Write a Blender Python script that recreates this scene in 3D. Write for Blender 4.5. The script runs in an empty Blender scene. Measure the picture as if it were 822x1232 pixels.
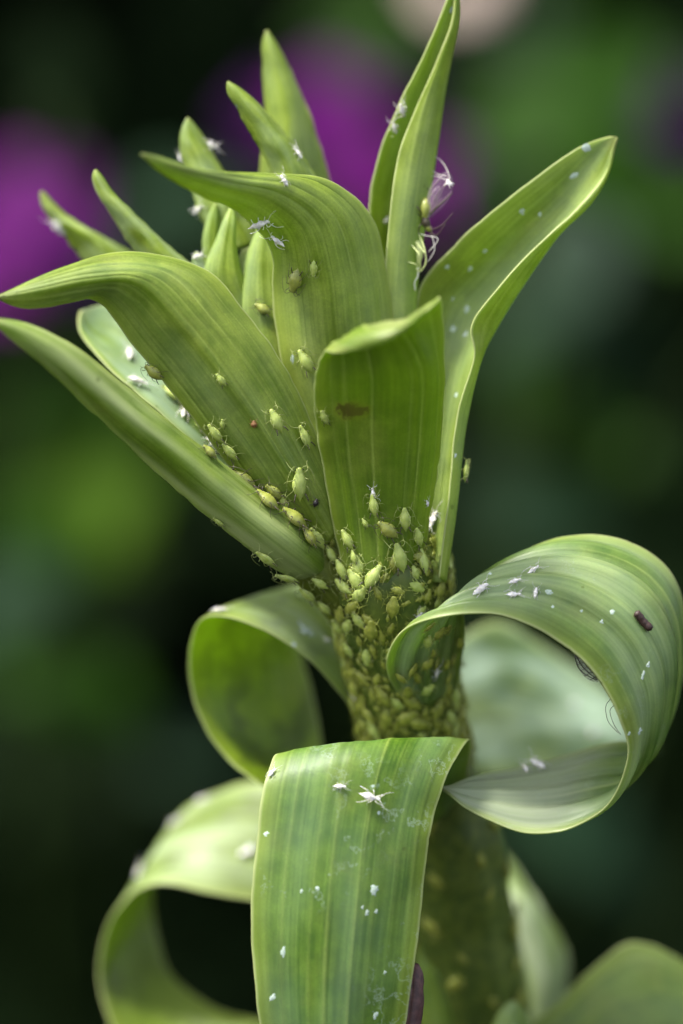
import bpy, math, random
import numpy as np
from mathutils import Vector, Matrix, noise
from mathutils.bvhtree import BVHTree

S = bpy.context.scene
COL = S.collection
R = math.radians
random.seed(7)
rng = np.random.default_rng(11)

# ------------------------------------------------------------------ camera
U = 0.08e-3                      # one layout unit (0.08 mm)
D = 5625.0                       # units from lens to the focus zone
PITCH = R(15)
TGT = np.array((0.0, 0.0, 0.45))
FWD = np.array((0.0, math.cos(PITCH), -math.sin(PITCH)))
UPV = np.array((0.0, math.sin(PITCH), math.cos(PITCH)))
RGT = np.array((1.0, 0.0, 0.0))
CAMP = TGT - FWD * D * U
cam_data = bpy.data.cameras.new('camera')
cam = bpy.data.objects.new('camera', cam_data)
COL.objects.link(cam)
cam.location = CAMP
cam.rotation_euler = (R(90) - PITCH, 0, 0)
cam_data.sensor_fit = 'VERTICAL'
cam_data.sensor_height = 24
cam_data.sensor_width = 16
cam_data.lens = 24 * D / 1232
cam_data.clip_start = 0.005
cam_data.clip_end = 200
cam_data.dof.use_dof = True
cam_data.dof.focus_distance = (D - 40) * U
cam_data.dof.aperture_fstop = 4.6
S.camera = cam

# ------------------------------------------------------------------ sky, sun, exposure
SUN_DIR = Vector((-0.44, -0.03, 0.90)).normalized()
world = bpy.data.worlds.new('World'); S.world = world
world.use_nodes = True
wn = world.node_tree
sky = wn.nodes.new('ShaderNodeTexSky'); sky.sky_type = 'NISHITA'; sky.sun_disc = False
sky.sun_elevation = math.asin(SUN_DIR.z)
sky.sun_rotation = math.atan2(SUN_DIR.x, SUN_DIR.y)
sky.air_density = 1.0; sky.dust_density = 3.0; sky.ozone_density = 0.6
bg = wn.nodes['Background']; bg.inputs['Strength'].default_value = 0.07
hs = wn.nodes.new('ShaderNodeHueSaturation'); hs.inputs['Saturation'].default_value = 0.45   # overcast: grey-white sky
wn.links.new(sky.outputs[0], hs.inputs['Color']); wn.links.new(hs.outputs[0], bg.inputs['Color'])
sl = bpy.data.lights.new('sun', 'SUN'); sl.energy = 1.5; sl.angle = R(10); sl.color = (1, 0.97, 0.9)
sun = bpy.data.objects.new('sun', sl); COL.objects.link(sun)
sun.rotation_euler = (-SUN_DIR).to_track_quat('-Z', 'Y').to_euler()
sun.location = (-1, 0, 3)
S.view_settings.view_transform = 'Standard'
S.view_settings.look = 'None'
S.view_settings.gamma = 1
S.view_settings.exposure = 2.72
S.render.engine = 'CYCLES'
S.cycles.max_bounces = 6; S.cycles.diffuse_bounces = 4; S.cycles.glossy_bounces = 2
S.cycles.transparent_max_bounces = 8


def P(px, py, z=0.0):
    """photograph position + depth towards the lens (layout units) -> world"""
    d = D - z
    return CAMP + (RGT * ((px - 411) * d / D) + UPV * ((616 - py) * d / D) + FWD * d) * U


# ------------------------------------------------------------------ materials
def new_mat(name):
    m = bpy.data.materials.new(name); m.use_nodes = True
    nt = m.node_tree
    return m, nt, nt.nodes['Principled BSDF']


class N:
    """tiny node helper"""
    def __init__(self, nt): self.nt = nt
    def node(self, t, **kw):
        n = self.nt.nodes.new(t)
        for k, v in kw.items(): setattr(n, k, v)
        return n
    def link(self, a, b): self.nt.links.new(a, b)
    def math(self, op, a, b=None, c=None, clamp=False):
        n = self.node('ShaderNodeMath', operation=op); n.use_clamp = clamp
        for i, v in enumerate((a, b, c)):
            if v is None: continue
            if isinstance(v, (int, float)): n.inputs[i].default_value = v
            else: self.link(v, n.inputs[i])
        return n.outputs[0]
    def mix(self, f, a, b, mode='MIX'):
        n = self.node('ShaderNodeMix', data_type='RGBA', blend_type=mode)
        for s, v in ((n.inputs[0], f), (n.inputs[6], a), (n.inputs[7], b)):
            if isinstance(v, (int, float)): s.default_value = v
            elif isinstance(v, tuple): s.default_value = (*v, 1) if len(v) == 3 else v
            else: self.link(v, s)
        return n.outputs[2]
    def ramp(self, f, lo, hi):
        n = self.node('ShaderNodeMapRange'); n.interpolation_type = 'SMOOTHSTEP'
        self.link(f, n.inputs[0]); n.inputs[1].default_value = lo; n.inputs[2].default_value = hi
        return n.outputs[0]
    def noise(self, vec, scale, detail=3, rough=0.55):
        n = self.node('ShaderNodeTexNoise'); n.inputs['Scale'].default_value = scale
        n.inputs['Detail'].default_value = detail; n.inputs['Roughness'].default_value = rough
        self.link(vec, n.inputs['Vector'])
        return n.outputs['Fac']


_lm = {}
def leaf_mat(dark=(0.07, 0.125, 0.012), light=(0.17, 0.24, 0.03), bloom=0.25, bloom_sheen_col=(0.42, 0.5, 0.36),
             veins=7, vein=0.5, stains=0.0, rough=0.42, seed=0.0, spot=None, trans=0.36, tip=0.25, upper=None, mottle=0.22, endpale=None):
    key = (dark, light, bloom, bloom_sheen_col, veins, vein, stains, rough, seed, spot, trans, tip, upper, mottle, endpale)
    if key in _lm: return _lm[key]
    m, nt, b = new_mat('leaf'); n = N(nt)
    uv = n.node('ShaderNodeUVMap'); uv.uv_map = 'UVMap'
    sep = n.node('ShaderNodeSeparateXYZ'); n.link(uv.outputs[0], sep.inputs[0])
    u, v = sep.outputs[0], sep.outputs[1]
    tc = n.node('ShaderNodeTexCoord')
    # lengthwise streaks
    cmb = n.node('ShaderNodeCombineXYZ')
    n.link(n.math('MULTIPLY_ADD', u, 46.0, seed * 7.3), cmb.inputs[0]); n.link(n.math('MULTIPLY', v, 2.2), cmb.inputs[1])
    cmb.inputs[2].default_value = seed
    streak = n.noise(cmb.outputs[0], 1.0, 4, 0.6)
    blot = n.noise(tc.outputs['Object'], 330.0, 5, 0.65)
    fine = n.noise(tc.outputs['Object'], 5200.0, 2, 0.6)
    f = n.math('ADD', n.math('MULTIPLY', streak, 0.5), n.math('MULTIPLY', blot, 0.5))
    col = n.mix(n.ramp(f, 0.36, 0.64), dark, light)
    big = n.noise(tc.outputs['Object'], 120.0, 4, 0.6)      # uneven yellowing and dull darker patches
    col = n.mix(n.math('MULTIPLY', n.ramp(big, 0.52, 0.7), 0.35), col, (0.26, 0.28, 0.05))
    col = n.mix(n.math('MULTIPLY', n.ramp(n.noise(tc.outputs['Object'], 210.0, 4, 0.65), 0.47, 0.6), mottle), col, (0.045, 0.06, 0.010))
    # pale parallel veins
    at = n.node('ShaderNodeAttribute', attribute_name='vein')
    vl = n.math('MULTIPLY', at.outputs['Fac'], n.ramp(streak, 0.30, 0.6))
    col = n.mix(n.math('MULTIPLY', vl, vein), col, (0.36, 0.42, 0.10))
    # fine cell grain
    col = n.mix(0.7, col, n.mix(fine, (0.18, 0.18, 0.18), (0.82, 0.82, 0.82)), 'OVERLAY')
    # waxy bloom plus painted-in sky sheen, in cloudy patches
    cm2 = n.node('ShaderNodeCombineXYZ'); n.link(n.math('MULTIPLY', u, 3.2), cm2.inputs[0]); n.link(n.math('MULTIPLY', v, 3.0), cm2.inputs[1]); cm2.inputs[2].default_value = seed * 1.7
    bl = n.math('MULTIPLY', n.ramp(n.math('ADD', n.math('MULTIPLY', n.noise(cm2.outputs[0], 1.0, 2, 0.5), 0.8), n.math('MULTIPLY', streak, 0.2)), 0.33, 0.68), bloom)
    if upper is not None:                                   # bloom and painted sheen on the upper face only
        sd = n.node('ShaderNodeAttribute', attribute_name='side').outputs['Fac']
        bl = n.math('MULTIPLY', bl, sd if upper else n.math('SUBTRACT', 1.0, sd))
    col = n.mix(bl, col, bloom_sheen_col)
    if endpale: col = n.mix(n.math('MULTIPLY', n.ramp(v, *endpale), n.math('MULTIPLY_ADD', streak, 0.9, 0.15)), col, (0.36, 0.37, 0.30))   # blade turns pale grey towards its end
    # pale thin margin
    ed = n.math('MINIMUM', u, n.math('SUBTRACT', 1.0, u))
    col = n.mix(n.math('MULTIPLY', n.math('SUBTRACT', 1.0, n.ramp(ed, 0.0, 0.022)), 0.7), col, (0.58, 0.56, 0.38))
    col = n.mix(n.math('MULTIPLY', n.math('SUBTRACT', 1.0, n.ramp(ed, 0.0, 0.14)), 0.45), col, (0.24, 0.29, 0.03))
    # browned tip
    col = n.mix(n.math('MULTIPLY', n.ramp(v, 0.95, 1.0), tip), col, (0.3, 0.2, 0.12))
    # tiny dark flecks
    vo = n.node('ShaderNodeTexVoronoi'); vo.inputs['Scale'].default_value = 420.0; n.link(tc.outputs['Object'], vo.inputs['Vector'])
    fl = n.math('LESS_THAN', vo.outputs['Distance'], n.math('MULTIPLY', n.math('SUBTRACT', n.noise(tc.outputs['Object'], 900.0, 1), 0.52), 0.55))
    col = n.mix(n.math('MULTIPLY', fl, 0.55), col, (0.05, 0.06, 0.01))
    if stains:
        nz = n.noise(tc.outputs['Object'], 420.0, 5, 0.65)
        ring = n.math('SUBTRACT', 1.0, n.ramp(n.math('ABSOLUTE', n.math('SUBTRACT', nz, 0.57)), 0.0, 0.022))
        gate = n.ramp(n.noise(tc.outputs['Object'], 150.0, 2), 0.48, 0.62)
        col = n.mix(n.math('MULTIPLY', n.math('MULTIPLY', ring, gate), stains), col, (0.42, 0.5, 0.42))
    if spot:
        su, sv, ru, rv = spot
        du = n.math('DIVIDE', n.math('SUBTRACT', u, su), ru); dv = n.math('DIVIDE', n.math('SUBTRACT', v, sv), rv)
        dd = n.math('ADD', n.math('ADD', n.math('MULTIPLY', du, du), n.math('MULTIPLY', dv, dv)), n.math('MULTIPLY', n.math('SUBTRACT', n.noise(tc.outputs['Object'], 900.0, 5, 0.7), 0.5), 5.5))
        col = n.mix(n.math('MULTIPLY', n.math('SUBTRACT', 1.0, n.ramp(dd, 0.9, 2.2)), 0.5), col, (0.2, 0.22, 0.02))
        col = n.mix(n.math('MULTIPLY', n.math('SUBTRACT', 1.0, n.ramp(dd, 0.5, 1.1)), 0.92), col, (0.07, 0.035, 0.014))
    col = n.mix(1.0, col, (0.965, 1.0, 0.92), 'MULTIPLY')
    n.link(col, b.inputs['Base Color'])
    tr = n.node('ShaderNodeBsdfTranslucent')
    n.link(n.mix(1.0, n.mix(0.55, col, (0.55, 0.80, 0.06)), (1.0, 1.0, 1.0), 'MULTIPLY'), tr.inputs['Color'])
    ms = n.node('ShaderNodeMixShader'); ms.inputs[0].default_value = trans
    n.link(b.outputs[0], ms.inputs[1]); n.link(tr.outputs[0], ms.inputs[2])
    n.link(ms.outputs[0], nt.nodes['Material Output'].inputs['Surface'])
    n.link(n.math('MULTIPLY_ADD', blot, 0.3, rough - 0.12), b.inputs['Roughness'])
    b.inputs['Specular IOR Level'].default_value = 0.36
    bp = n.node('ShaderNodeBump'); bp.inputs['Strength'].default_value = 0.35; bp.inputs['Distance'].default_value = 0.00006
    hh = n.math('ADD', n.math('MULTIPLY', fine, 0.5), n.math('MULTIPLY', streak, 1.3))
    n.link(hh, bp.inputs['Height']); n.link(bp.outputs[0], b.inputs['Normal'])
    _lm[key] = m
    return m


def plain_mat(name, c1, c2, scale=900.0, rough=0.5, sss=0.0, sssr=0.0003, bump=0.0, spec=0.4):
    m, nt, b = new_mat(name); n = N(nt)
    tc = n.node('ShaderNodeTexCoord')
    f = n.noise(tc.outputs['Object'], scale, 4, 0.6)
    n.link(n.mix(n.ramp(f, 0.35, 0.65), c1, c2), b.inputs['Base Color'])
    b.inputs['Roughness'].default_value = rough
    b.inputs['Specular IOR Level'].default_value = spec
    if sss:
        b.inputs['Subsurface Weight'].default_value = sss
        b.inputs['Subsurface Radius'].default_value = (1, 1, 0.4)
        b.inputs['Subsurface Scale'].default_value = sssr
    if bump:
        bp = n.node('ShaderNodeBump'); bp.inputs['Strength'].default_value = 0.6; bp.inputs['Distance'].default_value = bump
        n.link(f, bp.inputs['Height']); n.link(bp.outputs[0], b.inputs['Normal'])
    return m


# ------------------------------------------------------------------ mesh helpers
def mesh_obj(name, verts, faces, mat, parent=None, origin=None, smooth=True, uvs=None):
    me = bpy.data.meshes.new(name)
    v = np.asarray(verts, dtype=float)
    if origin is not None: v = v - np.asarray(origin)
    me.from_pydata(v.tolist(), [], faces)
    if smooth: me.polygons.foreach_set('use_smooth', [True] * len(me.polygons))
    if uvs is not None:
        lay = me.uv_layers.new(name='UVMap')
        idx = np.empty(len(me.loops), dtype=np.int32); me.loops.foreach_get('vertex_index', idx)
        lay.data.foreach_set('uv', np.asarray(uvs, dtype=np.float32)[idx].ravel())
    me.materials.append(mat); me.update()
    o = bpy.data.objects.new(name, me); COL.objects.link(o)
    if parent is not None: o.parent = parent
    return o


def tag(o, label=None, cat=None, group=None, kind=None):
    if label: o['label'] = label
    if cat: o['category'] = cat
    if group: o['group'] = group
    if kind: o['kind'] = kind
    return o


def empty(name, loc):
    e = bpy.data.objects.new(name, None); COL.objects.link(e); e.location = loc
    e.empty_display_size = 0.005
    return e


def hermite(knots, vals, t):
    """smooth interpolation of vals (K, ...) at knots -> t"""
    k = np.asarray(knots, float); v = np.asarray(vals, float)
    n = len(k)
    m = np.zeros_like(v)
    sec = (v[1:] - v[:-1]) / (k[1:] - k[:-1]).reshape((-1,) + (1,) * (v.ndim - 1))
    m[0] = sec[0]; m[-1] = sec[-1]
    for i in range(1, n - 1):
        h0, h1 = k[i] - k[i - 1], k[i + 1] - k[i]
        m[i] = (sec[i - 1] * h1 + sec[i] * h0) / (h0 + h1)
    out = []
    for x in t:
        i = min(max(np.searchsorted(k, x) - 1, 0), n - 2)
        h = k[i + 1] - k[i]; s = (x - k[i]) / h
        out.append((2*s**3 - 3*s**2 + 1) * v[i] + (s**3 - 2*s**2 + s) * h * m[i] + (-2*s**3 + 3*s**2) * v[i+1] + (s**3 - s**2) * h * m[i+1])
    return np.array(out)


def knots_of(v):
    d = np.linalg.norm(np.diff(v, axis=0), axis=-1)
    d = d.mean(axis=1) if d.ndim > 1 else d
    k = np.concatenate(([0], np.cumsum(np.maximum(d, 1e-3))))
    return k / k[-1]


ALL_TRI_V, ALL_TRI_F, ALL_OWNER = [], [], []
_cnt = [0]
def register(verts, faces, owner):
    off = _cnt[0]
    ALL_TRI_V.extend(map(tuple, verts)); _cnt[0] += len(verts)
    for f in faces:
        ALL_TRI_F.append([i + off for i in f]); ALL_OWNER.append(owner)


def sheet(name, rows, mat, parent, origin, thick=5.0, nu=56, nv=96, veins=7, groove=1.0, pleat=0.0, pleats=5, wave=1.2, seed=0, rnd_tip=True, tipw=0.06):
    """a leaf blade: rows from base to tip, each a list of points across (x, y, depth)"""
    g = np.array(rows, float)
    kr = knots_of(g); kc = knots_of(np.swapaxes(g, 0, 1))
    tv = np.linspace(0, 1, nv); tu = 0.5 - 0.5 * np.cos(np.linspace(0, 1, nu) * math.pi)
    tu = 0.55 * tu + 0.45 * np.linspace(0, 1, nu)
    a = hermite(kr, g, tv)                                  # nv, C, 3
    a = np.swapaxes(hermite(kc, np.swapaxes(a, 0, 1), tu), 0, 1)   # nv, nu, 3
    for j in range(nv):                                     # slightly uneven, nicked margins
        if tv[j] > 0.9: break
        wd_ = np.linalg.norm(a[j, -1] - a[j, 0]) + 1e-6
        for e0, sg in ((0, 0), (-1, 1)):
            q = noise.noise(Vector((tv[j] * 26, seed * 5.1 + sg * 40, 0))) * 1.3 + 2.2 * max(0, noise.noise(Vector((tv[j] * 60, seed * 9.3 + sg * 17, 4))) - 0.35)
            fall = np.clip(1 - (tu if sg == 0 else 1 - tu) / 0.12, 0, 1)[:, None]
            dr = a[j].mean(axis=0) - a[j, e0]; dr = dr / (np.linalg.norm(dr) + 1e-6)
            a[j] = a[j] + dr * fall * q * min(1.0, wd_ / 60)
    if rnd_tip:                                             # pointed, rounded end
        for j in range(nv):
            s = (tv[j] - 1 + tipw) / tipw
            if s > 0:
                w = math.sqrt(max(0.0, 1 - s * s)) * 0.97 + 0.03
                c = a[j].mean(axis=0); a[j] = c + (a[j] - c) * w
    W = np.empty_like(a)
    d = D - a[..., 2]
    W = (CAMP + (RGT * ((a[..., 0] - 411) * d / D)[..., None] + UPV * ((616 - a[..., 1]) * d / D)[..., None] + FWD * d[..., None]) * U)
    def normals(W):
        du = np.gradient(W, axis=1); dv = np.gradient(W, axis=0)
        n = np.cross(du, dv); l = np.linalg.norm(n, axis=-1, keepdims=True)
        n = n / np.maximum(l, 1e-16)
        return n
    n = normals(W)
    uu = tu[None, :] * np.ones((nv, 1)); vv = tv[:, None] * np.ones((1, nu))
    fade = np.clip(np.minimum(vv / 0.06, (1 - vv) / 0.2), 0, 1)
    edge = np.minimum(uu, 1 - uu)
    h = np.zeros_like(uu)
    vr = random.Random(seed * 17 + 3); veinf = np.zeros_like(uu)
    for k in range(veins):                                  # parallel veins, unevenly spaced and strong
        c = (k + 0.5 + vr.uniform(-.28, .28)) / veins; st_ = vr.choice((.25, .4, .6, 1.0)); wd = vr.uniform(.007, .012)
        c = 0.5 + (c - 0.5) * (1 - 0.05 * np.sin(vv * 5 + k))
        ln_ = np.exp(-((uu - c) / wd) ** 2) * st_
        veinf = np.maximum(veinf, ln_); h -= groove * np.exp(-((uu - c) / (wd * 1.7)) ** 2) * st_
    h *= np.clip(edge / 0.05, 0, 1)
    h += pleat * np.cos(2 * math.pi * pleats * uu + 0.8) * np.clip(edge / 0.12, 0, 1)
    for j in range(nv):
        for i in range(nu):
            q = Vector((uu[j, i] * 3.0, vv[j, i] * 7.0, seed * 3.17))
            h[j, i] += wave * 1.6 * noise.noise(q) + wave * 2.2 * noise.noise(q * 2.1 + Vector((9, 0, 0))) * max(0, 1 - edge[j, i] / 0.16)
    W = W + n * (h * fade * U)[..., None]
    n = normals(W)
    # smooth degenerate tip normals
    n[-1] = n[-2]; n[0] = n[1]
    t = thick * U * 0.5 * (0.3 + 0.7 * np.clip(edge / 0.1, 0, 1) ** 0.6)
    A = W + n * t[..., None]; B = W - n * t[..., None]
    V = np.concatenate((A.reshape(-1, 3), B.reshape(-1, 3)))
    uvs = np.stack((uu, vv), -1).reshape(-1, 2); uvs = np.concatenate((uvs, uvs))
    F = []
    o2 = nv * nu
    for j in range(nv - 1):
        for i in range(nu - 1):
            p = j * nu + i
            F.append((p, p + 1, p + nu + 1, p + nu))
            F.append((o2 + p, o2 + p + nu, o2 + p + nu + 1, o2 + p + 1))
    for j in range(nv - 1):
        p = j * nu; F.append((p, p + nu, o2 + p + nu, o2 + p))
        p = j * nu + nu - 1; F.append((p + nu, p, o2 + p, o2 + p + nu))
    for i in range(nu - 1):
        F.append((i + 1, i, o2 + i, o2 + i + 1))
        p = (nv - 1) * nu + i; F.append((p, p + 1, o2 + p + 1, o2 + p))
    o = mesh_obj(name, V, F, mat, parent, origin, uvs=uvs)
    sa = o.data.attributes.new('side', 'FLOAT', 'POINT'); sa.data.foreach_set('value', np.concatenate((np.ones(nu * nv), np.zeros(nu * nv))).astype(np.float32))
    va = o.data.attributes.new('vein', 'FLOAT', 'POINT'); va.data.foreach_set('value', np.concatenate((veinf.ravel(), veinf.ravel())).astype(np.float32))
    register(V, F, name)
    return o


def tube(pts, rad, sides=8, cap=True):
    """tube along world points; returns verts, faces"""
    pts = np.asarray(pts, float); n = len(pts)
    rad = np.broadcast_to(np.asarray(rad, float), (n,))
    tan = np.gradient(pts, axis=0); tan /= np.maximum(np.linalg.norm(tan, axis=1, keepdims=True), 1e-12)
    ref = np.array((0.31, 0.86, 0.4)); V = []; F = []
    if abs(np.dot(ref / np.linalg.norm(ref), tan[0])) > 0.9: ref = np.array((1.0, 0, 0))
    a = np.cross(tan[0], ref); a /= np.linalg.norm(a)
    for i in range(n):
        a = a - tan[i] * np.dot(a, tan[i]); a /= np.linalg.norm(a)
        b = np.cross(tan[i], a)
        for k in range(sides):
            q = 2 * math.pi * k / sides
            V.append(pts[i] + (a * math.cos(q) + b * math.sin(q)) * rad[i])
    for i in range(n - 1):
        for k in range(sides):
            k2 = (k + 1) % sides
            F.append((i * sides + k, i * sides + k2, (i + 1) * sides + k2, (i + 1) * sides + k))
    if cap:
        F.append(tuple(range(sides - 1, -1, -1))); F.append(tuple((n - 1) * sides + k for k in range(sides)))
    return V, F


def join(parts):
    V, F = [], []
    for v, f in parts:
        o = len(V); V.extend(v); F.extend(tuple(i + o for i in q) for q in f)
    return V, F

# ================================================================== THE SETTING
soil_m = plain_mat('soil', (0.003, 0.002, 0.0015), (0.008, 0.006, 0.004), 45.0, 0.95, bump=0.01, spec=0.1)
gv, gf = [], []
gn = 90
ext = np.concatenate((-np.geomspace(60, 0.05, gn // 2), np.geomspace(0.05, 60, gn // 2)))
for j, y in enumerate(ext):
    for i, x in enumerate(ext):
        r_ = math.hypot(x, y)
        hgt = 0.02 * noise.noise(Vector((x * 4, y * 4, 0))) + 0.012 * noise.noise(Vector((x * 17, y * 17, 3)))
        gv.append((x, y, hgt if r_ < 8 else 0.0))
for j in range(gn - 1):
    for i in range(gn - 1):
        p = j * gn + i; gf.append((p, p + 1, p + gn + 1, p + gn))
tag(mesh_obj('ground', gv, gf, soil_m), kind='structure')

# ------------------------------------------------------------------ background foliage
def bg_leaf_mat(name, c1, c2, rough=0.5):
    m, nt, b = new_mat(name); n = N(nt)
    tc = n.node('ShaderNodeTexCoord')
    oi = n.node('ShaderNodeObjectInfo')
    f = n.noise(tc.outputs['Object'], 90.0, 3)
    c = n.mix(n.ramp(f, 0.35, 0.65), c1, c2)
    hs = n.node('ShaderNodeHueSaturation'); n.link(c, hs.inputs['Color'])
    n.link(n.math('MULTIPLY_ADD', oi.outputs['Random'], 0.5, 0.75), hs.inputs['Value'])
    n.link(hs.outputs[0], b.inputs['Base Color'])
    b.inputs['Roughness'].default_value = rough
    b.inputs['Specular IOR Level'].default_value = 0.03
    return m


def ovate(length, width, fold=0.18, droop=0.25, nu=7, nv=11, point=1.0, thick=0.0006):
    """broad garden leaf in local space, growing along +X, facing +Z"""
    A, B = [], []
    for j in range(nv):
        s = j / (nv - 1)
        w = width * 0.5 * (math.sin(math.pi * min(1, s ** 0.75)) ** 0.8 if 0 < s < 1 else 0.0) + 0.0004
        for i in range(nu):
            q = 2 * i / (nu - 1) - 1
            z = abs(q) * w * fold * 2 - droop * length * s * s + 0.012 * length * math.sin(s * 19 + q * 3)
            A.append((s * length, q * w, z)); B.append((s * length, q * w, z - thick))
    F = []; o2 = len(A)
    for j in range(nv - 1):
        for i in range(nu - 1):
            p = j * nu + i
            F.append((p, p + nu, p + nu + 1, p + 1)); F.append((o2 + p, o2 + p + 1, o2 + p + nu + 1, o2 + p + nu))
    for j in range(nv - 1):
        p = j * nu; F.append((p, o2 + p, o2 + p + nu, p + nu))
        p = j * nu + nu - 1; F.append((p, p + nu, o2 + p + nu, o2 + p))
    return A + B, F


BGM = {
    'olive': bg_leaf_mat('olive_leaf', (0.0175, 0.0425, 0.0025), (0.0325, 0.0650, 0.0037)),
    'green': bg_leaf_mat('green_leaf', (0.0075, 0.0261, 0.0020), (0.0150, 0.0406, 0.0030)),
    'grey': bg_leaf_mat('grey_green_leaf', (0.016, 0.028, 0.018), (0.028, 0.044, 0.028), 0.55),
    'teal': bg_leaf_mat('dusky_leaf', (0.0050, 0.0138, 0.0063), (0.0100, 0.0230, 0.0108), 0.55),
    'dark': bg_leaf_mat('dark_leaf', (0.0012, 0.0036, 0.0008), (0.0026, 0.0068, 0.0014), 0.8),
}
stem_bg = bg_leaf_mat('garden_stem', (0.008, 0.016, 0.004), (0.014, 0.026, 0.006))
LEAF_SHARED = {}
def shared_leaf(kind, shape):
    k = (kind, shape)
    if k not in LEAF_SHARED:
        L, W_, fo, dr = shape
        v, f = ovate(L, W_, fo, dr)
        me = bpy.data.meshes.new('leaf'); me.from_pydata(v, [], f)
        me.polygons.foreach_set('use_smooth', [True] * len(me.polygons)); me.materials.append(BGM[kind])
        LEAF_SHARED[k] = me
    return LEAF_SHARED[k]


def frame_from(x, z):
    x = Vector(x).normalized(); z = Vector(z); z = (z - x * z.dot(x)).normalized()
    y = z.cross(x)
    return Matrix((x, y, z)).transposed()


petal_cache = {}
def flower(parent, origin, center, normal, size, mat, heart, npet=5, name='flower'):
    """open five-petalled flower head: petals and eye as pieces of the flower"""
    root = bpy.data.objects.new(name, None); COL.objects.link(root); root.parent = parent
    nrm = Vector(normal).normalized()
    x = Vector((1, 0.2, 0.3)); M = frame_from(x - nrm * x.dot(nrm), nrm).to_4x4()
    M.translation = Vector(center) - Vector(origin)
    root.matrix_local = M
    k = (round(size, 5), mat.name)
    if k not in petal_cache:
        v, f = ovate(size * 0.55, size * 0.62, -0.08, 0.22, point=0)
        v = [(a + size * 0.03, b, c) for a, b, c in v]
        me = bpy.data.meshes.new('petal'); me.from_pydata(v, [], f)
        me.polygons.foreach_set('use_smooth', [True] * len(me.polygons)); me.materials.append(mat)
        hv, hf = tube([(0, 0, -size * 0.25), (0, 0, -size * 0.06), (0, 0, 0.0), (0, 0, size * 0.03)], [size * 0.03, size * 0.05, size * 0.07, size * 0.035], 10)
        me2 = bpy.data.meshes.new('eye'); me2.from_pydata([tuple(q) for q in hv], [], hf); me2.materials.append(heart)
        petal_cache[k] = (me, me2)
    me, me2 = petal_cache[k]
    for i in range(npet):
        p = bpy.data.objects.new('petal', me); COL.objects.link(p); p.parent = root
        p.rotation_euler = (0.0, -0.12, 2 * math.pi * i / npet + 0.3)
    e = bpy.data.objects.new('flower_eye', me2); COL.objects.link(e); e.parent = root
    return root


petal_m = bg_leaf_mat('purple_petal', (0.0464, 0.0024, 0.0550), (0.0870, 0.0060, 0.0938), 0.6)
petal_d = bg_leaf_mat('deep_purple_petal', (0.016, 0.002, 0.028), (0.034, 0.004, 0.05), 0.6)
petal_p = bg_leaf_mat('pale_petal', (0.42, 0.32, 0.28), (0.55, 0.44, 0.38), 0.5)
eye_m = bg_leaf_mat('flower_eye', (0.05, 0.03, 0.06), (0.1, 0.08, 0.04), 0.6)


def garden_plant(name, label, cat, trunk_px, z, leaves, flowers=(), group=None, extra=0, extra_kind='dark', spread=0.09):
    """bedding plant: a stem from the soil, leaves on petioles and open flowers on stalks"""
    top = min([l[1] for l in leaves] + [f[1] for f in flowers])
    tp = P(trunk_px, top + 40, z)
    base = np.array((tp[0] + random.uniform(-.02, .02), tp[1] + random.uniform(-.01, .03), 0.0))
    root = empty(name, base); tag(root, label, cat, group)
    H = tp[2]
    sp = [base + (tp - base) * s + np.array((0.008 * math.sin(s * 5), 0.006 * math.cos(s * 4), 0)) * s * (1 - s) * 4 for s in np.linspace(0, 1, 14)]
    v, f = tube(sp, np.linspace(0.0035, 0.0016, 14), 8); mesh_obj('stem', v, f, stem_bg, root, base)
    def near(zv):
        s = min(max(zv / H, 0.03), 1.0); i = int(s * 13); return sp[i]
    pet = []
    def put(c, L, hd, nrm, kind, shape=(0.68, 0.16, 0.3)):
        hd = Vector(hd).normalized()
        me = shared_leaf(kind, (L, L * shape[0], shape[1], shape[2]))
        o = bpy.data.objects.new('leaf', me); COL.objects.link(o); o.parent = root
        b0 = Vector(c) - hd * L * 0.5
        M = frame_from(hd, nrm).to_4x4(); M.translation = b0 - Vector(base); o.matrix_local = M
        s0 = Vector(near(b0.z - 0.03)); mid = (s0 + b0) * 0.5 + Vector((0, 0, -0.008))
        pet.append(tube([tuple(s0), tuple(mid), tuple(b0)], [0.0011, 0.0009, 0.0008], 5))
    for (px, py, dz, size, ang, tilt, kind) in leaves:
        c = P(px, py, z + dz); L = 1.15 * size * U * (D - z) / D
        a = R(ang)
        hd = RGT * math.cos(a) + UPV * math.sin(a) - FWD * 0.15
        nrm = np.array((0, 0, 1.0)) * tilt + (-FWD) * (1 - tilt) + RGT * random.uniform(-.2, .2)
        put(c, L, hd, nrm, kind)
    for k in range(extra):
        s = random.uniform(0.15, 0.98); c = Vector(sp[int(s * 13)]); a = random.uniform(0, 2 * math.pi)
        r_ = random.uniform(0.02, spread)
        c = c + Vector((math.cos(a) * r_, math.sin(a) * r_ * 0.8, random.uniform(-.02, .01)))
        put(c, random.choice((0.04, 0.05, 0.06)), (math.cos(a), math.sin(a), random.uniform(-.4, .2)), (random.uniform(-.3, .3), random.uniform(-.5, .1), 1), extra_kind)
    for (px, py, dz, size, mat) in flowers:
        c = P(px, py, z + dz); sz = size * U * (D - z) / D
        nrm = -FWD * 0.75 + np.array((random.uniform(-.3, .3), 0, 0.55))
        flower(root, base, c, nrm, sz, mat, eye_m)
        s0 = Vector(near(c[2] - 0.05)); cc = Vector(c) - Vector(nrm).normalized() * sz * 0.2
        mid = (s0 + cc) * 0.5 + Vector((0, 0.01, -0.012))
        pet.append(tube([tuple(s0), tuple(mid), tuple(cc)], [0.0014, 0.0012, 0.001], 5))
    for v, f in pet: mesh_obj('stalk', v, f, stem_bg, root, base)
    return root


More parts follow.
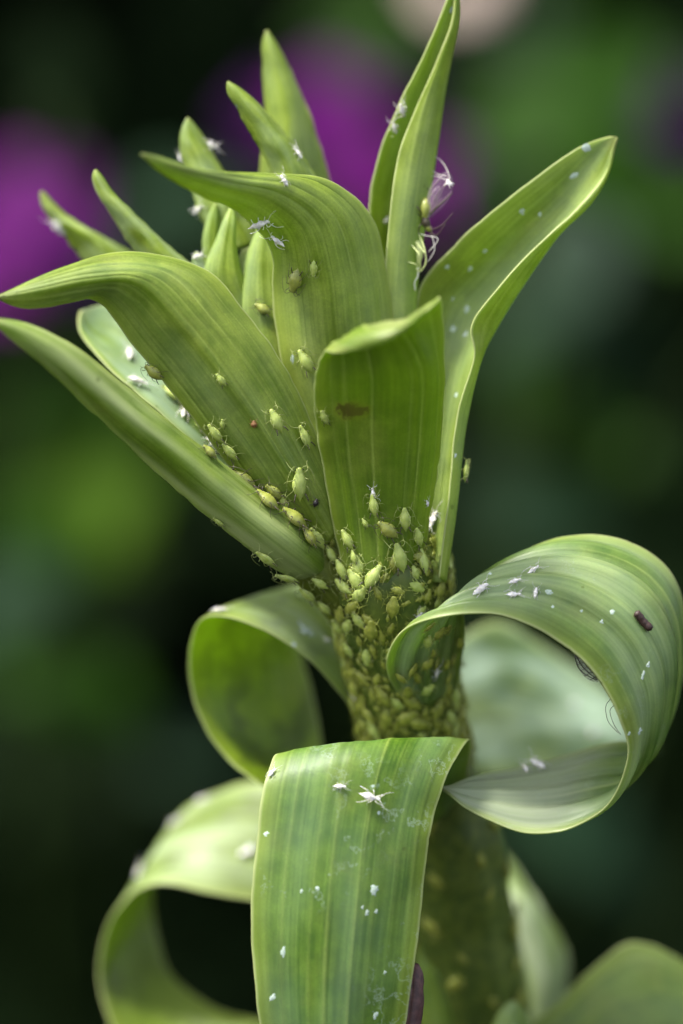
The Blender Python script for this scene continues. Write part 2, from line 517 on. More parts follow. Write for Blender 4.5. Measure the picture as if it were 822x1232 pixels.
garden_plant('flowering_plant', 'blurred plant with a large purple bloom behind the leftmost leaf tips', 'plant', 60, -3600,
             [(215, 235, -300, 120, 20, 0.55, 'teal'), (60, 90, -400, 130, 100, .5, 'dark'), (110, 585, -100, 220, 70, .65, 'olive'), (45, 655, 0, 150, 120, .6, 'green'),
              (5, 725, 100, 130, 200, .6, 'teal'), (110, 480, -200, 160, 30, .6, 'green'), (90, 830, 0, 140, 160, .6, 'green'), (180, 300, -300, 120, 10, .5, 'teal')],
             [(38, 245, 0, 145, petal_m), (75, 300, -200, 110, petal_d), (-20, 330, -150, 120, petal_m)], 'purple flowering plants behind the lily', extra=10)
garden_plant('flowering_plant', 'blurred plant with purple blooms behind the upright lily leaf tips', 'plant', 470, -4200,
             [(430, 40, -200, 130, 60, .6, 'green'), (585, 600, 0, 130, 80, .6, 'teal'), (620, 640, 50, 120, 20, .6, 'teal'), (300, 620, -300, 150, 200, .6, 'dark'), (520, 420, -200, 160, 0, .5, 'dark')],
             [(415, 140, 0, 140, petal_m), (345, 150, -150, 110, petal_d), (440, 215, 60, 110, petal_m), (555, 225, 100, 120, petal_m), (470, 110, -200, 90, petal_d)], 'purple flowering plants behind the lily', extra=10)
garden_plant('leafy_plant', 'blurred grey green leafy plant behind the long right leaf', 'plant', 680, -3300,
             [(690, 330, 0, 150, 250, .7, 'grey'), (640, 390, 60, 130, 200, .65, 'teal'), (720, 410, -60, 130, 290, .6, 'teal'), (660, 130, -500, 200, 40, .6, 'green'), (720, 190, -300, 170, 330, .55, 'green'),
              (690, 520, -200, 170, 300, .55, 'green'), (580, 230, -500, 120, 80, .6, 'teal'), (700, 1000, 100, 170, 330, .5, 'teal'), (660, 620, 100, 120, 0, .5, 'teal'), (780, 650, 0, 140, 340, .5, 'dark'), (770, 90, -600, 90, 60, .6, 'green'), (610, 180, -700, 80, 120, .6, 'green'), (760, 300, -400, 90, 20, .6, 'dark'), (640, 470, -200, 90, 100, .6, 'green'), (750, 560, -300, 90, 200, .6, 'green')],
             [], None, extra=8)
garden_plant('flowering_plant', 'blurred plant with pale pink bloom and grey leaves at the top edge', 'plant', 600, -5200,
             [(650, 35, 0, 150, 350, .7, 'grey'), (720, 70, 100, 140, 320, .6, 'green'), (450, 20, -200, 140, 180, .6, 'green'), (560, 110, 50, 110, 240, .5, 'dark')],
             [(552, -30, 0, 72, petal_p)], None, extra=6)
garden_plant('flowering_plant', 'blurred plant with dim violet bloom at the right edge', 'plant', 830, -4600,
             [(810, 60, -100, 120, 90, .5, 'dark'), (800, 400, 0, 140, 300, .5, 'dark'), (830, 250, 0, 120, 30, .5, 'green'), (820, 560, 0, 150, 250, .5, 'dark')],
             [(818, 130, 0, 85, petal_d)], None, extra=8)
garden_plant('leafy_plant', 'blurred dark leafy plant below the long left leaf', 'plant', 170, -4300,
             [(60, 560, 0, 120, 100, .6, 'olive'), (170, 720, 0, 140, 40, .5, 'dark'), (250, 640, 0, 140, 0, .5, 'dark'), (60, 960, 0, 150, 200, .5, 'dark'), (240, 900, 0, 130, 20, .5, 'teal'), (170, 1000, 0, 150, 10, .5, 'dark'), (40, 480, -100, 100, 60, .6, 'green'), (160, 560, 100, 90, 150, .6, 'green'), (30, 790, 200, 90, 40, .6, 'green'), (120, 660, 100, 80, 20, .6, 'olive'), (200, 800, 0, 90, 120, .6, 'dark')],
             [], None, extra=10)

# dense dark shrubs closing the view; tall overhanging crowns made to shade the bed
def shrub(name, label, cx, cy, rx, ry, h, n, kind, seed):
    rr = random.Random(seed)
    root = empty(name, (cx, cy, 0)); tag(root, label, 'shrub', 'dark shrubs closing the garden bed')
    V, F = [], []
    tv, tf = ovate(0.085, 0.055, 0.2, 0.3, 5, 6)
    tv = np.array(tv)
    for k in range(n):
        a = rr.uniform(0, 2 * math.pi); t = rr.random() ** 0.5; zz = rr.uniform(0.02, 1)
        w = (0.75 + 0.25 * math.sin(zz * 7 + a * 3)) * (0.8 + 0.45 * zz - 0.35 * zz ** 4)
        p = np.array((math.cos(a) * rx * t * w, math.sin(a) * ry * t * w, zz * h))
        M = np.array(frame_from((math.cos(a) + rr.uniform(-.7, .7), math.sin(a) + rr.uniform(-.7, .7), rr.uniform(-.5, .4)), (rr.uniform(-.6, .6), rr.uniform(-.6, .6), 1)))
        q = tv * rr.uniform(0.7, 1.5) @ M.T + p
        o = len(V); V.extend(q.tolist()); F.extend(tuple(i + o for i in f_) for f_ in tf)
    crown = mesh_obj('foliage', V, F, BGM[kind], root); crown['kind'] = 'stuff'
    br = []
    for k in range(9):
        a = rr.uniform(0, 2 * math.pi); e = np.array((math.cos(a) * rx * .7, math.sin(a) * ry * .7, h * rr.uniform(.6, .95)))
        br.append(tube([(rr.uniform(-.02, .02), rr.uniform(-.02, .02), -0.02), e * np.array((.35, .35, .5)), e], [0.012, 0.008, 0.003], 6))
    v, f = join(br); mesh_obj('branches', v, f, soil_m, root)


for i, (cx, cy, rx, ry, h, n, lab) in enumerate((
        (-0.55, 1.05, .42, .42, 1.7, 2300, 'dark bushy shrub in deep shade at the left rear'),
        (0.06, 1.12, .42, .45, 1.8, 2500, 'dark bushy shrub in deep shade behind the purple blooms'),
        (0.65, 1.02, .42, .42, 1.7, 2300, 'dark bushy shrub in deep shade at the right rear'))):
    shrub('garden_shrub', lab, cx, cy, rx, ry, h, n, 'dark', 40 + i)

# low dark undergrowth, added to keep the soil between bed plants in shade
V, F = [], []
tv, tf = ovate(0.05, 0.032, 0.2, 0.3, 5, 6); tv = np.array(tv)
for k in range(2600):
    p = np.array((random.uniform(-.55, .55), random.uniform(0.12, 1.0), 0))
    p[2] = random.uniform(0.01, 0.16 + 0.10 * noise.noise(Vector((p[0] * 6, p[1] * 6, 1))))
    a = random.uniform(0, 6.28)
    M = np.array(frame_from((math.cos(a), math.sin(a), random.uniform(-.4, .5)), (random.uniform(-.5, .5), random.uniform(-.5, .5), 1)))
    q = tv * random.uniform(0.7, 1.5) @ M.T + p
    o = len(V); V.extend(q.tolist()); F.extend(tuple(i + o for i in f_) for f_ in tf)
tag(mesh_obj('undergrowth', V, F, BGM['dark']), 'low dark undergrowth added to shade the soil between garden plants', 'undergrowth', kind='stuff')

# ================================================================== THE LILY
base = P(600, 1700, -560); base = np.array((base[0], base[1], 0.0))
lily = empty('lily_shoot', base)
tag(lily, 'tall green lily shoot with curled leaves crowded with aphids', 'lily')

STEM = [(455, 540, -50, 40), (458, 620, -46, 52), (466, 690, -52, 72), (474, 740, -78, 71), (482, 790, -104, 66), (490, 840, -130, 63), (500, 900, -158, 61), (522, 960, -190, 60),
        (543, 1020, -222, 61), (556, 1100, -265, 63), (568, 1180, -305, 65), (578, 1260, -345, 66), (590, 1400, -410, 68)]
sk = np.array(STEM, float)
ks = knots_of(sk[:, :3])
st = hermite(ks, sk, np.linspace(0, 1, 90))
spts = [P(*q[:3]) for q in st]; srad = [q[3] * U * (D - q[2]) / D for q in st]
e = spts[-1]
for s in np.linspace(0.08, 1, 24):
    spts.append(e + (np.array((base[0], base[1], -0.02)) - e) * s); srad.append(srad[89] * (1 + 0.1 * s))
SN = 48
sv, sf = tube(spts, srad, SN)
sv = np.array(sv)
cen = np.repeat(np.array(spts), SN, axis=0)
for i in range(len(sv)):
    dd = sv[i] - cen[i]; q = i % SN
    sv[i] = cen[i] + dd * (1 + 0.025 * math.cos(q / SN * 2 * math.pi * 9) + 0.05 * noise.noise(Vector(sv[i]) * 260))
stem_m = plain_mat('stem_skin', (0.042, 0.072, 0.006), (0.08, 0.11, 0.012), 700.0, 0.5, sss=0.6, sssr=0.0005, bump=0.0001)
mesh_obj('stem', sv, sf, stem_m, lily, base)
register(sv, sf, 'stem')


def tipp(x, y, z, s=2, c=3):
    k = np.linspace(-1, 1, c); return [(x + s * q, y + s * 0.3 * q, z) for q in k]


YG = dict(dark=(0.125, 0.18, 0.010), light=(0.26, 0.325, 0.035))
LEAVES = []
def leaf(rows, label=None, mat=None, **kw):
    o = sheet('leaf', rows, mat or leaf_mat(), lily, base, seed=len(LEAVES) + 1, **kw)
    if label: o['label'] = label
    LEAVES.append(o); return o

# front left arching bract
leaf([[(372, 672, -20), (398, 650, 0), (425, 620, -10)], [(300, 592, 10), (345, 562, 35), (388, 540, 10)], [(235, 507, 30), (290, 477, 58), (350, 455, 28)],
      [(165, 422, 45), (225, 392, 75), (295, 375, 40)], [(112, 360, 60), (165, 336, 85), (236, 319, 40)], [(75, 367, 75), (105, 337, 92), (150, 303, 55)],
      [(32, 371, 85), (50, 348, 98), (75, 322, 80)], tipp(-9, 359, 100)], 'broad left leaf arching over with its tip at the picture edge',
     leaf_mat(seed=1.0, veins=9, bloom=0.12, dark=(0.085, 0.135, 0.008), light=(0.22, 0.27, 0.04)), nu=72, veins=9, groove=1.6, pleat=0.8, pleats=4)
# upper centre arching bract
leaf([[(400, 640, -45), (450, 640, -35), (500, 620, -45)], [(365, 520, -25), (425, 515, -5), (490, 500, -25)], [(338, 430, -12), (400, 420, 12), (478, 410, -22)],
      [(328, 350, -5), (390, 330, 30), (467, 330, -15)], [(325, 298, 25), (372, 270, 52), (446, 258, 0)], [(290, 258, 65), (330, 236, 80), (395, 217, 28)],
      [(245, 237, 115), (275, 222, 122), (320, 208, 78)], [(200, 212, 165), (215, 203, 172), (240, 205, 150)], [(171, 191, 200), (169, 186, 202), (173, 181, 200)]],
     'upper leaf curling over the buds with a blurred tip', leaf_mat(seed=2.0, veins=7, bloom=0.15, **YG), nu=64, groove=1.4, pleat=0.6)
# front centre leaf
leaf([[(415, 700, 0), (455, 708, 16), (490, 700, 8), (505, 690, -4)], [(397, 610, 16), (450, 610, 36), (500, 610, 34), (521, 605, 12)], [(381, 515, 50), (445, 518, 74), (510, 512, 72), (532, 512, 45)],
      [(378, 462, 90), (445, 452, 118), (512, 440, 118), (535, 438, 84)], [(389, 424, 128), (436, 396, 158), (488, 387, 163), (531, 362, 133)], [(402, 424, 176), (444, 402, 212), (494, 388, 215), (526, 361, 186)],
      [(436, 424, 215), (465, 411, 236), (496, 390, 236), (514, 374, 222)]], 'cupped centre leaf with a brown blotch facing the camera',
     leaf_mat(seed=3.0, veins=6, bloom=0.9, bloom_sheen_col=(0.34, 0.36, 0.15), upper=False, tip=0, spot=(0.27, 0.52, 0.095, 0.03), dark=(0.07, 0.125, 0.008), light=(0.13, 0.195, 0.012)), nu=64, veins=6, groove=1.8, pleat=1.2, pleats=4)
# right leaf with folded margin
leaf([[(505, 700, -25), (515, 700, -20), (522, 700, -8), (535, 700, 0), (528, 695, 10)], [(510, 600, -35), (520, 600, -38), (532, 600, -25), (548, 600, -5), (539, 598, 10)],
      [(510, 500, -50), (525, 500, -58), (545, 500, -42), (562, 497, -10), (551, 492, 6)], [(503, 430, -55), (530, 430, -68), (560, 430, -52), (578, 430, -10), (571, 428, 10)],
      [(502, 356, -45), (540, 375, -72), (580, 388, -62), (600, 385, -20), (568, 392, 14)], [(545, 297, -30), (580, 325, -62), (620, 338, -52), (638, 325, -15), (600, 345, 12)],
      [(600, 248, -20), (630, 275, -46), (658, 290, -40), (670, 282, -12), (642, 300, 4)], [(660, 203, -20), (682, 226, -36), (702, 242, -30), (712, 240, -18), (698, 247, -10)],
      [(706, 171, -25), (718, 184, -32), (729, 203, -30), (734, 200, -26), (731, 204, -24)], [(728, 159, -30), (733, 166, -32), (739, 176, -32), (741, 178, -30), (739, 181, -30)], [(737, 156, -30), (740, 161, -31), (743, 168, -31), (744, 169, -30), (743, 171, -30)]],
     'long right leaf pointing up with its margin folded over', leaf_mat(seed=4.0, veins=7, bloom=0.3, bloom_sheen_col=(0.34, 0.44, 0.3), **YG), nu=80, groove=0.8, wave=0.8, tipw=0.09)
# upright folded leaf
leaf([[(465, 430, -65), (485, 430, -75), (500, 430, -45), (485, 430, -25), (468, 430, -35)], [(462, 360, -55), (480, 352, -75), (500, 350, -45), (485, 350, -20), (463, 355, -18)],
      [(444, 262, -55), (475, 262, -80), (510, 270, -48), (492, 268, -16), (468, 265, -10)], [(452, 200, -52), (485, 195, -74), (521, 200, -48), (503, 198, -22), (478, 192, -14)],
      [(478, 130, -42), (505, 130, -60), (531, 130, -46), (517, 130, -30), (496, 140, -24)], [(508, 70, -32), (522, 70, -42), (541, 70, -42), (533, 70, -30), (523, 80, -26)],
      [(530, 20, -22), (538, 20, -30), (551, 20, -30), (547, 20, -22), (544, 25, -20)], [(545, -20, -15), (547, -20, -16), (550, -20, -16), (549, -20, -15), (548, -20, -15)]],
     'narrow upright leaf folded along its length, tallest of the shoot', leaf_mat(seed=5.0, veins=8, bloom=0.2, **YG), nu=80, groove=0.5, wave=0.6)
# rear upright leaf
leaf([[(330, 340, -150), (365, 330, -130), (412, 340, -150)], [(313, 212, -130), (350, 205, -104), (396, 212, -130)], [(319, 140, -122), (345, 140, -100), (373, 140, -122)],
      [(317, 82, -120), (332, 80, -106), (351, 86, -120)], [(316, 50, -115), (323, 46, -110), (332, 52, -115)], tipp(321, 37, -112)],
     'pointed upright leaf rising behind the buds', leaf_mat(seed=6.0, bloom=0.2, **YG), nu=40, nv=60)
# slender leaf in front of it
leaf([[(337, 270, -55), (366, 260, -32), (400, 250, -55)], [(326, 206, -44), (350, 200, -22), (377, 207, -46)], [(304, 165, -38), (327, 160, -20), (346, 165, -40)],
      [(285, 130, -34), (300, 127, -22), (313, 127, -36)], [(273, 107, -30), (279, 104, -26), (287, 106, -31)], tipp(274, 99, -28)],
     'slender pointed leaf leaning left above the curled centre leaf', leaf_mat(seed=7.0, bloom=0.25, **YG), nu=40, nv=60, groove=0.6)
leaf([[(258, 300, -90), (285, 300, -70), (312, 290, -95)], [(234, 238, -95), (255, 232, -75), (284, 232, -95)], [(221, 195, -95), (240, 190, -80), (263, 196, -95)],
      [(217, 163, -92), (227, 160, -84), (242, 160, -92)], tipp(226, 142, -88)], 'short hooked leaf tip left of the curled leaf', leaf_mat(seed=8.0, bloom=0.35, **YG), nu=40, nv=50)
leaf([[(200, 350, -50), (225, 340, -28), (255, 335, -50)], [(164, 303, -50), (185, 292, -28), (210, 303, -50)], [(135, 262, -46), (150, 255, -30), (166, 262, -46)],
      [(119, 234, -42), (125, 229, -34), (136, 233, -42)], [(112, 214, -40), (116, 210, -36), (122, 212, -40)], tipp(115, 205, -38)],
     'narrow pointed leaf standing above the arched left leaf', leaf_mat(seed=9.0, bloom=0.35, veins=5, **YG), nu=36, nv=50, groove=0.5)
leaf([[(125, 345, -150), (150, 330, -130), (185, 330, -150)], [(88, 297, -150), (110, 286, -132), (148, 300, -150)], [(66, 270, -150), (80, 266, -136), (100, 274, -150)],
      [(51, 248, -150), (58, 246, -142), (68, 248, -150)], tipp(50, 231, -146)], 'blurred small leaf tip hooked up at far left', leaf_mat(seed=10.0, bloom=0.35, **YG), nu=36, nv=44)
# rear left pale leaf
leaf([[(365, 668, -45), (372, 645, -70), (392, 600, -60)], [(272, 574, -14), (285, 540, -70), (312, 500, -80)], [(196, 500, -16), (215, 465, -85), (242, 430, -100)],
      [(135, 446, -45), (150, 420, -100), (182, 385, -120)], [(95, 397, -95), (105, 386, -115), (130, 365, -130)], [(90, 381, -105), (96, 373, -115), (108, 367, -125)]],
     'pale short leaf behind the arched left leaf', leaf_mat(seed=11.0, bloom=0.75, bloom_sheen_col=(0.36, 0.46, 0.36)), nu=48, nv=70)
# long rolled left leaf
leaf([[(388, 712, -50), (402, 700, -30), (412, 676, -55)], [(332, 684, 8), (354, 662, 40), (374, 637, 5)], [(258, 627, 32), (278, 602, 66), (302, 583, 28)], [(188, 567, 60), (204, 540, 92), (228, 527, 58)],
      [(119, 503, 88), (130, 480, 118), (151, 464, 90)], [(58, 445, 118), (66, 425, 142), (80, 411, 120)], [(8, 403, 140), (14, 394, 150), (20, 387, 142)], tipp(-12, 384, 150)],
     'long rolled leaf pointing out to the lower left', leaf_mat(seed=12.0, bloom=0.7, bloom_sheen_col=(0.42, 0.46, 0.22), veins=5, rough=.38), nu=56, veins=5, groove=0.6, thick=7)
# leaf base under the rolled leaf, running into the stem
leaf([[(436, 850, -95), (455, 820, -62), (480, 790, -60)], [(408, 765, -62), (430, 745, -32), (460, 720, -35)], [(368, 714, -28), (392, 700, -6), (420, 680, -20)], [(318, 668, -2), (340, 655, 12), (365, 640, 0)],
      [(272, 626, 10), (290, 612, 20), (312, 600, 12)], tipp(235, 590, 20)], 'olive leaf base running into the stem under the rolled leaf', leaf_mat(seed=22.0, bloom=0.0, mottle=.5, dark=(0.07, 0.09, 0.01), light=(0.13, 0.15, 0.02)), nu=40, nv=60)
# left curl
leaf([[(455, 905, -155), (440, 835, -155), (430, 765, -165)], [(405, 827, -105), (402, 772, -122), (402, 716, -170)], [(345, 773, -72), (356, 736, -132), (372, 704, -200)], [(290, 746, -82), (310, 722, -142), (346, 706, -220)],
      [(250, 742, -102), (285, 726, -162), (338, 716, -242)], [(231, 770, -132), (285, 762, -202), (350, 748, -272)], [(229, 815, -152), (290, 812, -227), (366, 800, -292)], [(242, 865, -157), (300, 866, -227), (381, 860, -282)],
      [(270, 910, -152), (322, 912, -207), (389, 905, -252)], [(312, 943, -135), (346, 943, -172), (391, 938, -212)], tipp(410, 965, -190)],
     'blurred leaf curled into a loop left of the stem', leaf_mat(seed=13.0, bloom=0.8, bloom_sheen_col=(.46, .54, .34), upper=True, trans=0.45, mottle=0.85, veins=5, dark=(0.11, 0.165, 0.008), light=(0.20, 0.26, 0.015)), nu=56, veins=5)
# lower left curl
leaf([[(435, 1115, -265), (432, 1050, -290), (432, 985, -330)], [(330, 1090, -262), (322, 1012, -302), (332, 940, -362)], [(250, 1073, -267), (242, 1007, -322), (262, 953, -392)], [(195, 1063, -282), (196, 1022, -342), (213, 985, -412)],
      [(160, 1076, -302), (172, 1046, -362), (188, 1035, -425)], [(133, 1108, -322), (154, 1085, -382), (181, 1070, -432)], [(118, 1160, -332), (148, 1140, -387), (187, 1120, -432)], [(127, 1216, -327), (165, 1195, -372), (206, 1172, -412)],
      [(155, 1262, -312), (196, 1245, -347), (252, 1210, -382)], [(230, 1292, -282), (272, 1270, -312), (322, 1230, -342)], tipp(390, 1275, -430)],
     'blurred leaf hooked downward at the lower left', leaf_mat(seed=14.0, bloom=0.65, bloom_sheen_col=(.42, .5, .3), upper=True, veins=5, mottle=.5, trans=.3, dark=(0.08, 0.12, 0.01), light=(0.14, 0.19, 0.025)), nu=56, veins=5)
# front hanging leaf
leaf([[(462, 990, -140), (505, 995, -125), (560, 965, -150)], [(405, 952, -65), (482, 946, -55), (562, 930, -95)], [(352, 922, 5), (462, 908, 15), (566, 902, -36)], [(333, 906, 32), (446, 893, 44), (565, 889, -2)],
      [(321, 932, 58), (436, 912, 70), (545, 920, 34)], [(310, 1000, 72), (420, 990, 86), (521, 985, 58)], [(303, 1080, 76), (410, 1080, 92), (510, 1065, 66)], [(305, 1160, 74), (403, 1165, 90), (500, 1155, 68)],
      [(314, 1238, 68), (400, 1242, 82), (486, 1238, 62)], [(335, 1330, 45), (400, 1335, 60), (462, 1330, 42)], tipp(402, 1430, 20)],
     'wide front leaf hanging straight down before the stem', leaf_mat(seed=15.0, veins=8, vein=0.42, bloom=0.2, stains=0.4, dark=(0.045, 0.10, 0.008), light=(0.12, 0.20, 0.018), bloom_sheen_col=(0.25, 0.36, 0.28)), nu=88, nv=130, veins=8, groove=0.9, pleat=0.25, pleats=4)
# right curl
leaf([[(482, 842, -64), (514, 846, -62), (550, 826, -85)], [(465, 800, 0), (512, 792, -14), (560, 766, -44)], [(486, 758, 46), (535, 738, 38), (560, 716, -12)], [(545, 739, 72), (572, 705, 38), (601, 682, -22)],
      [(605, 742, 80), (637, 690, 46), (656, 652, -24)], [(665, 767, 86), (706, 700, 54), (722, 645, -26)], [(715, 810, 84), (766, 740, 54), (786, 668, -28)], [(747, 868, 74), (797, 800, 44), (820, 722, -36)],
      [(755, 905, 60), (795, 862, 28), (824, 795, -50)], [(745, 945, 42), (778, 915, 8), (805, 862, -66)], [(722, 977, 28), (752, 938, -24), (780, 890, -84)], [(685, 998, 18), (714, 946, -34), (742, 892, -90)],
      [(635, 1003, 12), (655, 957, -28), (680, 909, -84)], [(585, 986, 12), (598, 957, -18), (620, 924, -62)], [(545, 962, 12), (550, 952, 0), (562, 936, -25)], tipp(530, 948, 2)],
     'ribbed right leaf curled round into a full loop', leaf_mat(seed=16.0, veins=8, vein=0.4, bloom=0.5, bloom_sheen_col=(0.42, 0.5, 0.34), stains=0.2, rough=0.36, dark=(0.045, 0.10, 0.012), light=(0.135, 0.205, 0.028), endpale=(0.74, 0.82)), nu=88, nv=150, veins=8, groove=1.5, pleat=3.6, pleats=4)
# leaf behind the right loop
leaf([[(540, 935, -370), (540, 850, -375), (542, 775, -400)], [(600, 932, -390), (600, 840, -405), (596, 748, -445)], [(680, 926, -420), (680, 860, -435), (666, 786, -485)], [(745, 910, -445), (744, 878, -462), (738, 836, -510)],
      tipp(785, 900, -670)], 'pale blurred leaf seen through the right loop', leaf_mat(seed=17.0, bloom=0.85, bloom_sheen_col=(0.46, 0.56, 0.47), dark=(.03, .07, .02), light=(.1, .16, .04)), nu=48, nv=60)
# lower right leaves
leaf([[(600, 1330, -430), (640, 1330, -420), (690, 1320, -440)], [(618, 1230, -440), (648, 1235, -425), (680, 1215, -450)], [(614, 1165, -445), (648, 1165, -428), (684, 1150, -455)], [(604, 1095, -450), (630, 1100, -435), (658, 1102, -455)],
      tipp(604, 1030, -600)], 'pale blurred upright leaf against the lower stem', leaf_mat(seed=18.0, bloom=0.9, bloom_sheen_col=(0.46, 0.5, 0.38)), nu=40, nv=50)
leaf([[(590, 1340, -320), (585, 1300, -310), (600, 1248, -310)], [(690, 1350, -295), (675, 1290, -280), (660, 1216, -290)], [(770, 1350, -280), (748, 1245, -250), (715, 1163, -280)], [(860, 1350, -280), (822, 1235, -240), (765, 1133, -280)],
      [(930, 1350, -290), (885, 1245, -255), (828, 1160, -290)], tipp(960, 1300, -410)], 'broad blurred leaf in the lower right corner', leaf_mat(seed=19.0, bloom=0.15), nu=48, nv=60, veins=6)
leaf([[(585, 1330, -190), (615, 1330, -170), (650, 1330, -190)], [(590, 1262, -190), (615, 1258, -172), (642, 1262, -190)], [(595, 1228, -190), (616, 1222, -178), (638, 1230, -190)], tipp(618, 1204, -185, 6)],
     'small rounded leaf tip at the bottom edge', leaf_mat(seed=20.0, bloom=0.3), nu=36, nv=40)
leaf([[(510, 1330, -300), (550, 1330, -270), (590, 1330, -300)], [(503, 1240, -280), (535, 1240, -255), (568, 1240, -275)], [(500, 1170, -260), (522, 1168, -242), (545, 1172, -255)], tipp(505, 1100, -245, 4)],
     'shaded leaf base clasping the lower stem', leaf_mat(seed=21.0, bloom=0.1), nu=36, nv=40)
dry_m = plain_mat('dry_brown', (0.035, 0.012, 0.012), (0.075, 0.03, 0.028), 1500.0, 0.55, bump=0.00008)
o = sheet('dry_leaf', [[(475, 1330, 40), (490, 1330, 50), (505, 1330, 40)], [(480, 1240, 36), (494, 1240, 46), (506, 1240, 36)], [(488, 1195, 30), (499, 1195, 40), (510, 1195, 30)], [(494, 1170, 26), (500, 1168, 32), (508, 1170, 26)], tipp(502, 1160, 27, 3)],
          dry_m, lily, base, nu=20, nv=40, seed=40)
o['label'] = 'dry dark brown leaf stub beside the hanging leaf'

# pale inner leaf wrapped round the heart
leaf([[(345, 560, -46), (365, 560, -34), (388, 560, -46)], [(312, 450, -44), (335, 450, -28), (356, 450, -40)], [(287, 372, -44), (313, 370, -26), (340, 372, -42)], [(284, 322, -46), (309, 318, -32), (335, 320, -46)],
      [(291, 300, -48), (313, 297, -40), (333, 299, -48)]], 'pale inner leaf wrapped round the heart of the shoot', leaf_mat(seed=23.0, bloom=0.8, bloom_sheen_col=(0.42, 0.5, 0.32), veins=6, **YG), nu=44, nv=60, veins=6, rnd_tip=False)

# flower buds, closed, in the heart of the shoot
def bud(pts, label, mat, ridges=3):
    g = np.array(pts, float)       # x, y, z, rx (half width), rz
    q = hermite(knots_of(g[:, :3]), g, np.linspace(0, 1, 40))
    V, F = [], []; n = 32
    for k in range(40):
        x, y, z, r_, rz = q[k]
        nxt = q[min(k + 1, 39)]; prv = q[max(k - 1, 0)]
        dx, dy = nxt[0] - prv[0], nxt[1] - prv[1]; l = math.hypot(dx, dy); nx, ny = -dy / l, dx / l
        for i in range(n):
            a = 2 * math.pi * i / n; w = 1 - 0.16 * abs(math.cos(a * ridges / 2 + 0.5)) ** 8
            V.append(P(x + nx * math.cos(a) * r_ * w, y + ny * math.cos(a) * r_ * w, z + math.sin(a) * rz * w))
    for k in range(39):
        for i in range(n):
            i2 = (i + 1) % n; F.append((k * n + i, k * n + i2, (k + 1) * n + i2, (k + 1) * n + i))
    F.append(tuple(range(n))[::-1]); F.append(tuple(39 * n + i for i in range(n)))
    # outward winding
    c = np.mean(V, axis=0); f0 = F[10 * n]; a, b_, d_ = (np.array(V[i]) for i in f0[:3])
    if np.dot(np.cross(b_ - a, d_ - a), a - np.mean(V[10 * n:11 * n], axis=0)) < 0: F = [f[::-1] for f in F]
    uvs = [((i % n) / n, (i // n) / 39) for i in range(len(V))]
    o = mesh_obj('flower_bud', V, F, mat, lily, base, uvs=uvs); o['label'] = label
    register(V, F, 'bud')
bm = leaf_mat(seed=30.0, bloom=0.35, veins=9, vein=0.3, bloom_sheen_col=(0.36, 0.46, 0.28), **YG)
bud([(395, 620, -60, 25, 20), (358, 500, -38, 34, 20), (326, 410, -32, 37, 20), (316, 345, -34, 29, 17), (318, 295, -38, 17, 12), (326, 255, -42, 5, 5), (328, 247, -42, 1.5, 1.5)], 'pale green flower bud in the heart of the shoot', bm, 4)
bud([(300, 440, -60, 24, 18), (277, 370, -40, 28, 18), (268, 325, -34, 23, 16), (272, 290, -34, 13, 11), (277, 262, -36, 7, 6), (279, 246, -40, 1, 1)], 'small pointed flower bud under the curled leaf', bm, 4)
bud([(280, 380, -75, 14, 10), (258, 320, -70, 12, 9), (253, 288, -68, 9.5, 8), (256, 262, -68, 6.5, 6), (260, 244, -68, 1.5, 1.5)], 'tiny dark green bud tip beside the pointed bud', bm, 4)
bud([(262, 370, -60, 14, 12), (245, 335, -55, 12, 10), (238, 315, -52, 8, 7), (236, 303, -50, 2, 2)], 'whitish bud tip just above the arched left leaf', leaf_mat(seed=31.0, bloom=0.8, bloom_sheen_col=(.5, .56, .42)), 4)
bud([(400, 450, -64, 30, 20), (370, 370, -66, 32, 20), (340, 300, -68, 27, 18), (316, 250, -70, 14, 12), (302, 226, -72, 2, 2)], 'shaded flower bud beneath the curled leaf', bm, 4)

# ------------------------------------------------------------------ surface lookup
BVH = BVHTree.FromPolygons([Vector(v) for v in ALL_TRI_V], ALL_TRI_F)
def hit(px, py):
    d = Vector(P(px, py, 0) - CAMP).normalized()
    loc, nrm, idx, dist = BVH.ray_cast(Vector(CAMP), d)
    if loc is None: return None
    if nrm.dot(d) > 0: nrm = -nrm
    return loc, nrm, ALL_OWNER[idx], dist


def scr(ang):
    a = R(ang); return Vector(RGT * math.cos(a) + UPV * math.sin(a))

# ------------------------------------------------------------------ aphids
aph_m = plain_mat('aphid_skin', (0.25, 0.32, 0.06), (0.38, 0.44, 0.12), 2.2, 0.5, sss=0.8, sssr=0.00015, spec=0.5)
aph_d = plain_mat('olive_aphid_skin', (0.17, 0.195, 0.03), (0.28, 0.30, 0.06), 2.6, 0.4, sss=0.8, sssr=0.00015, spec=0.5)
leg_m = plain_mat('aphid_leg', (0.16, 0.19, 0.05), (0.25, 0.28, 0.08), 3.0, 0.45)
legd_m = plain_mat('dark_leg', (0.025, 0.02, 0.01), (0.07, 0.055, 0.03), 3.0, 0.45)
skin_m = plain_mat('shed_skin', (0.52, 0.49, 0.46), (0.74, 0.72, 0.69), 4.0, 0.5, sss=0.4, sssr=0.0001)
black_m = plain_mat('black_chitin', (0.01, 0.008, 0.008), (0.03, 0.02, 0.02), 3.0, 0.35)
for m_ in (aph_m, aph_d, leg_m, legd_m, skin_m, black_m):      # object space there is one body length
    pass


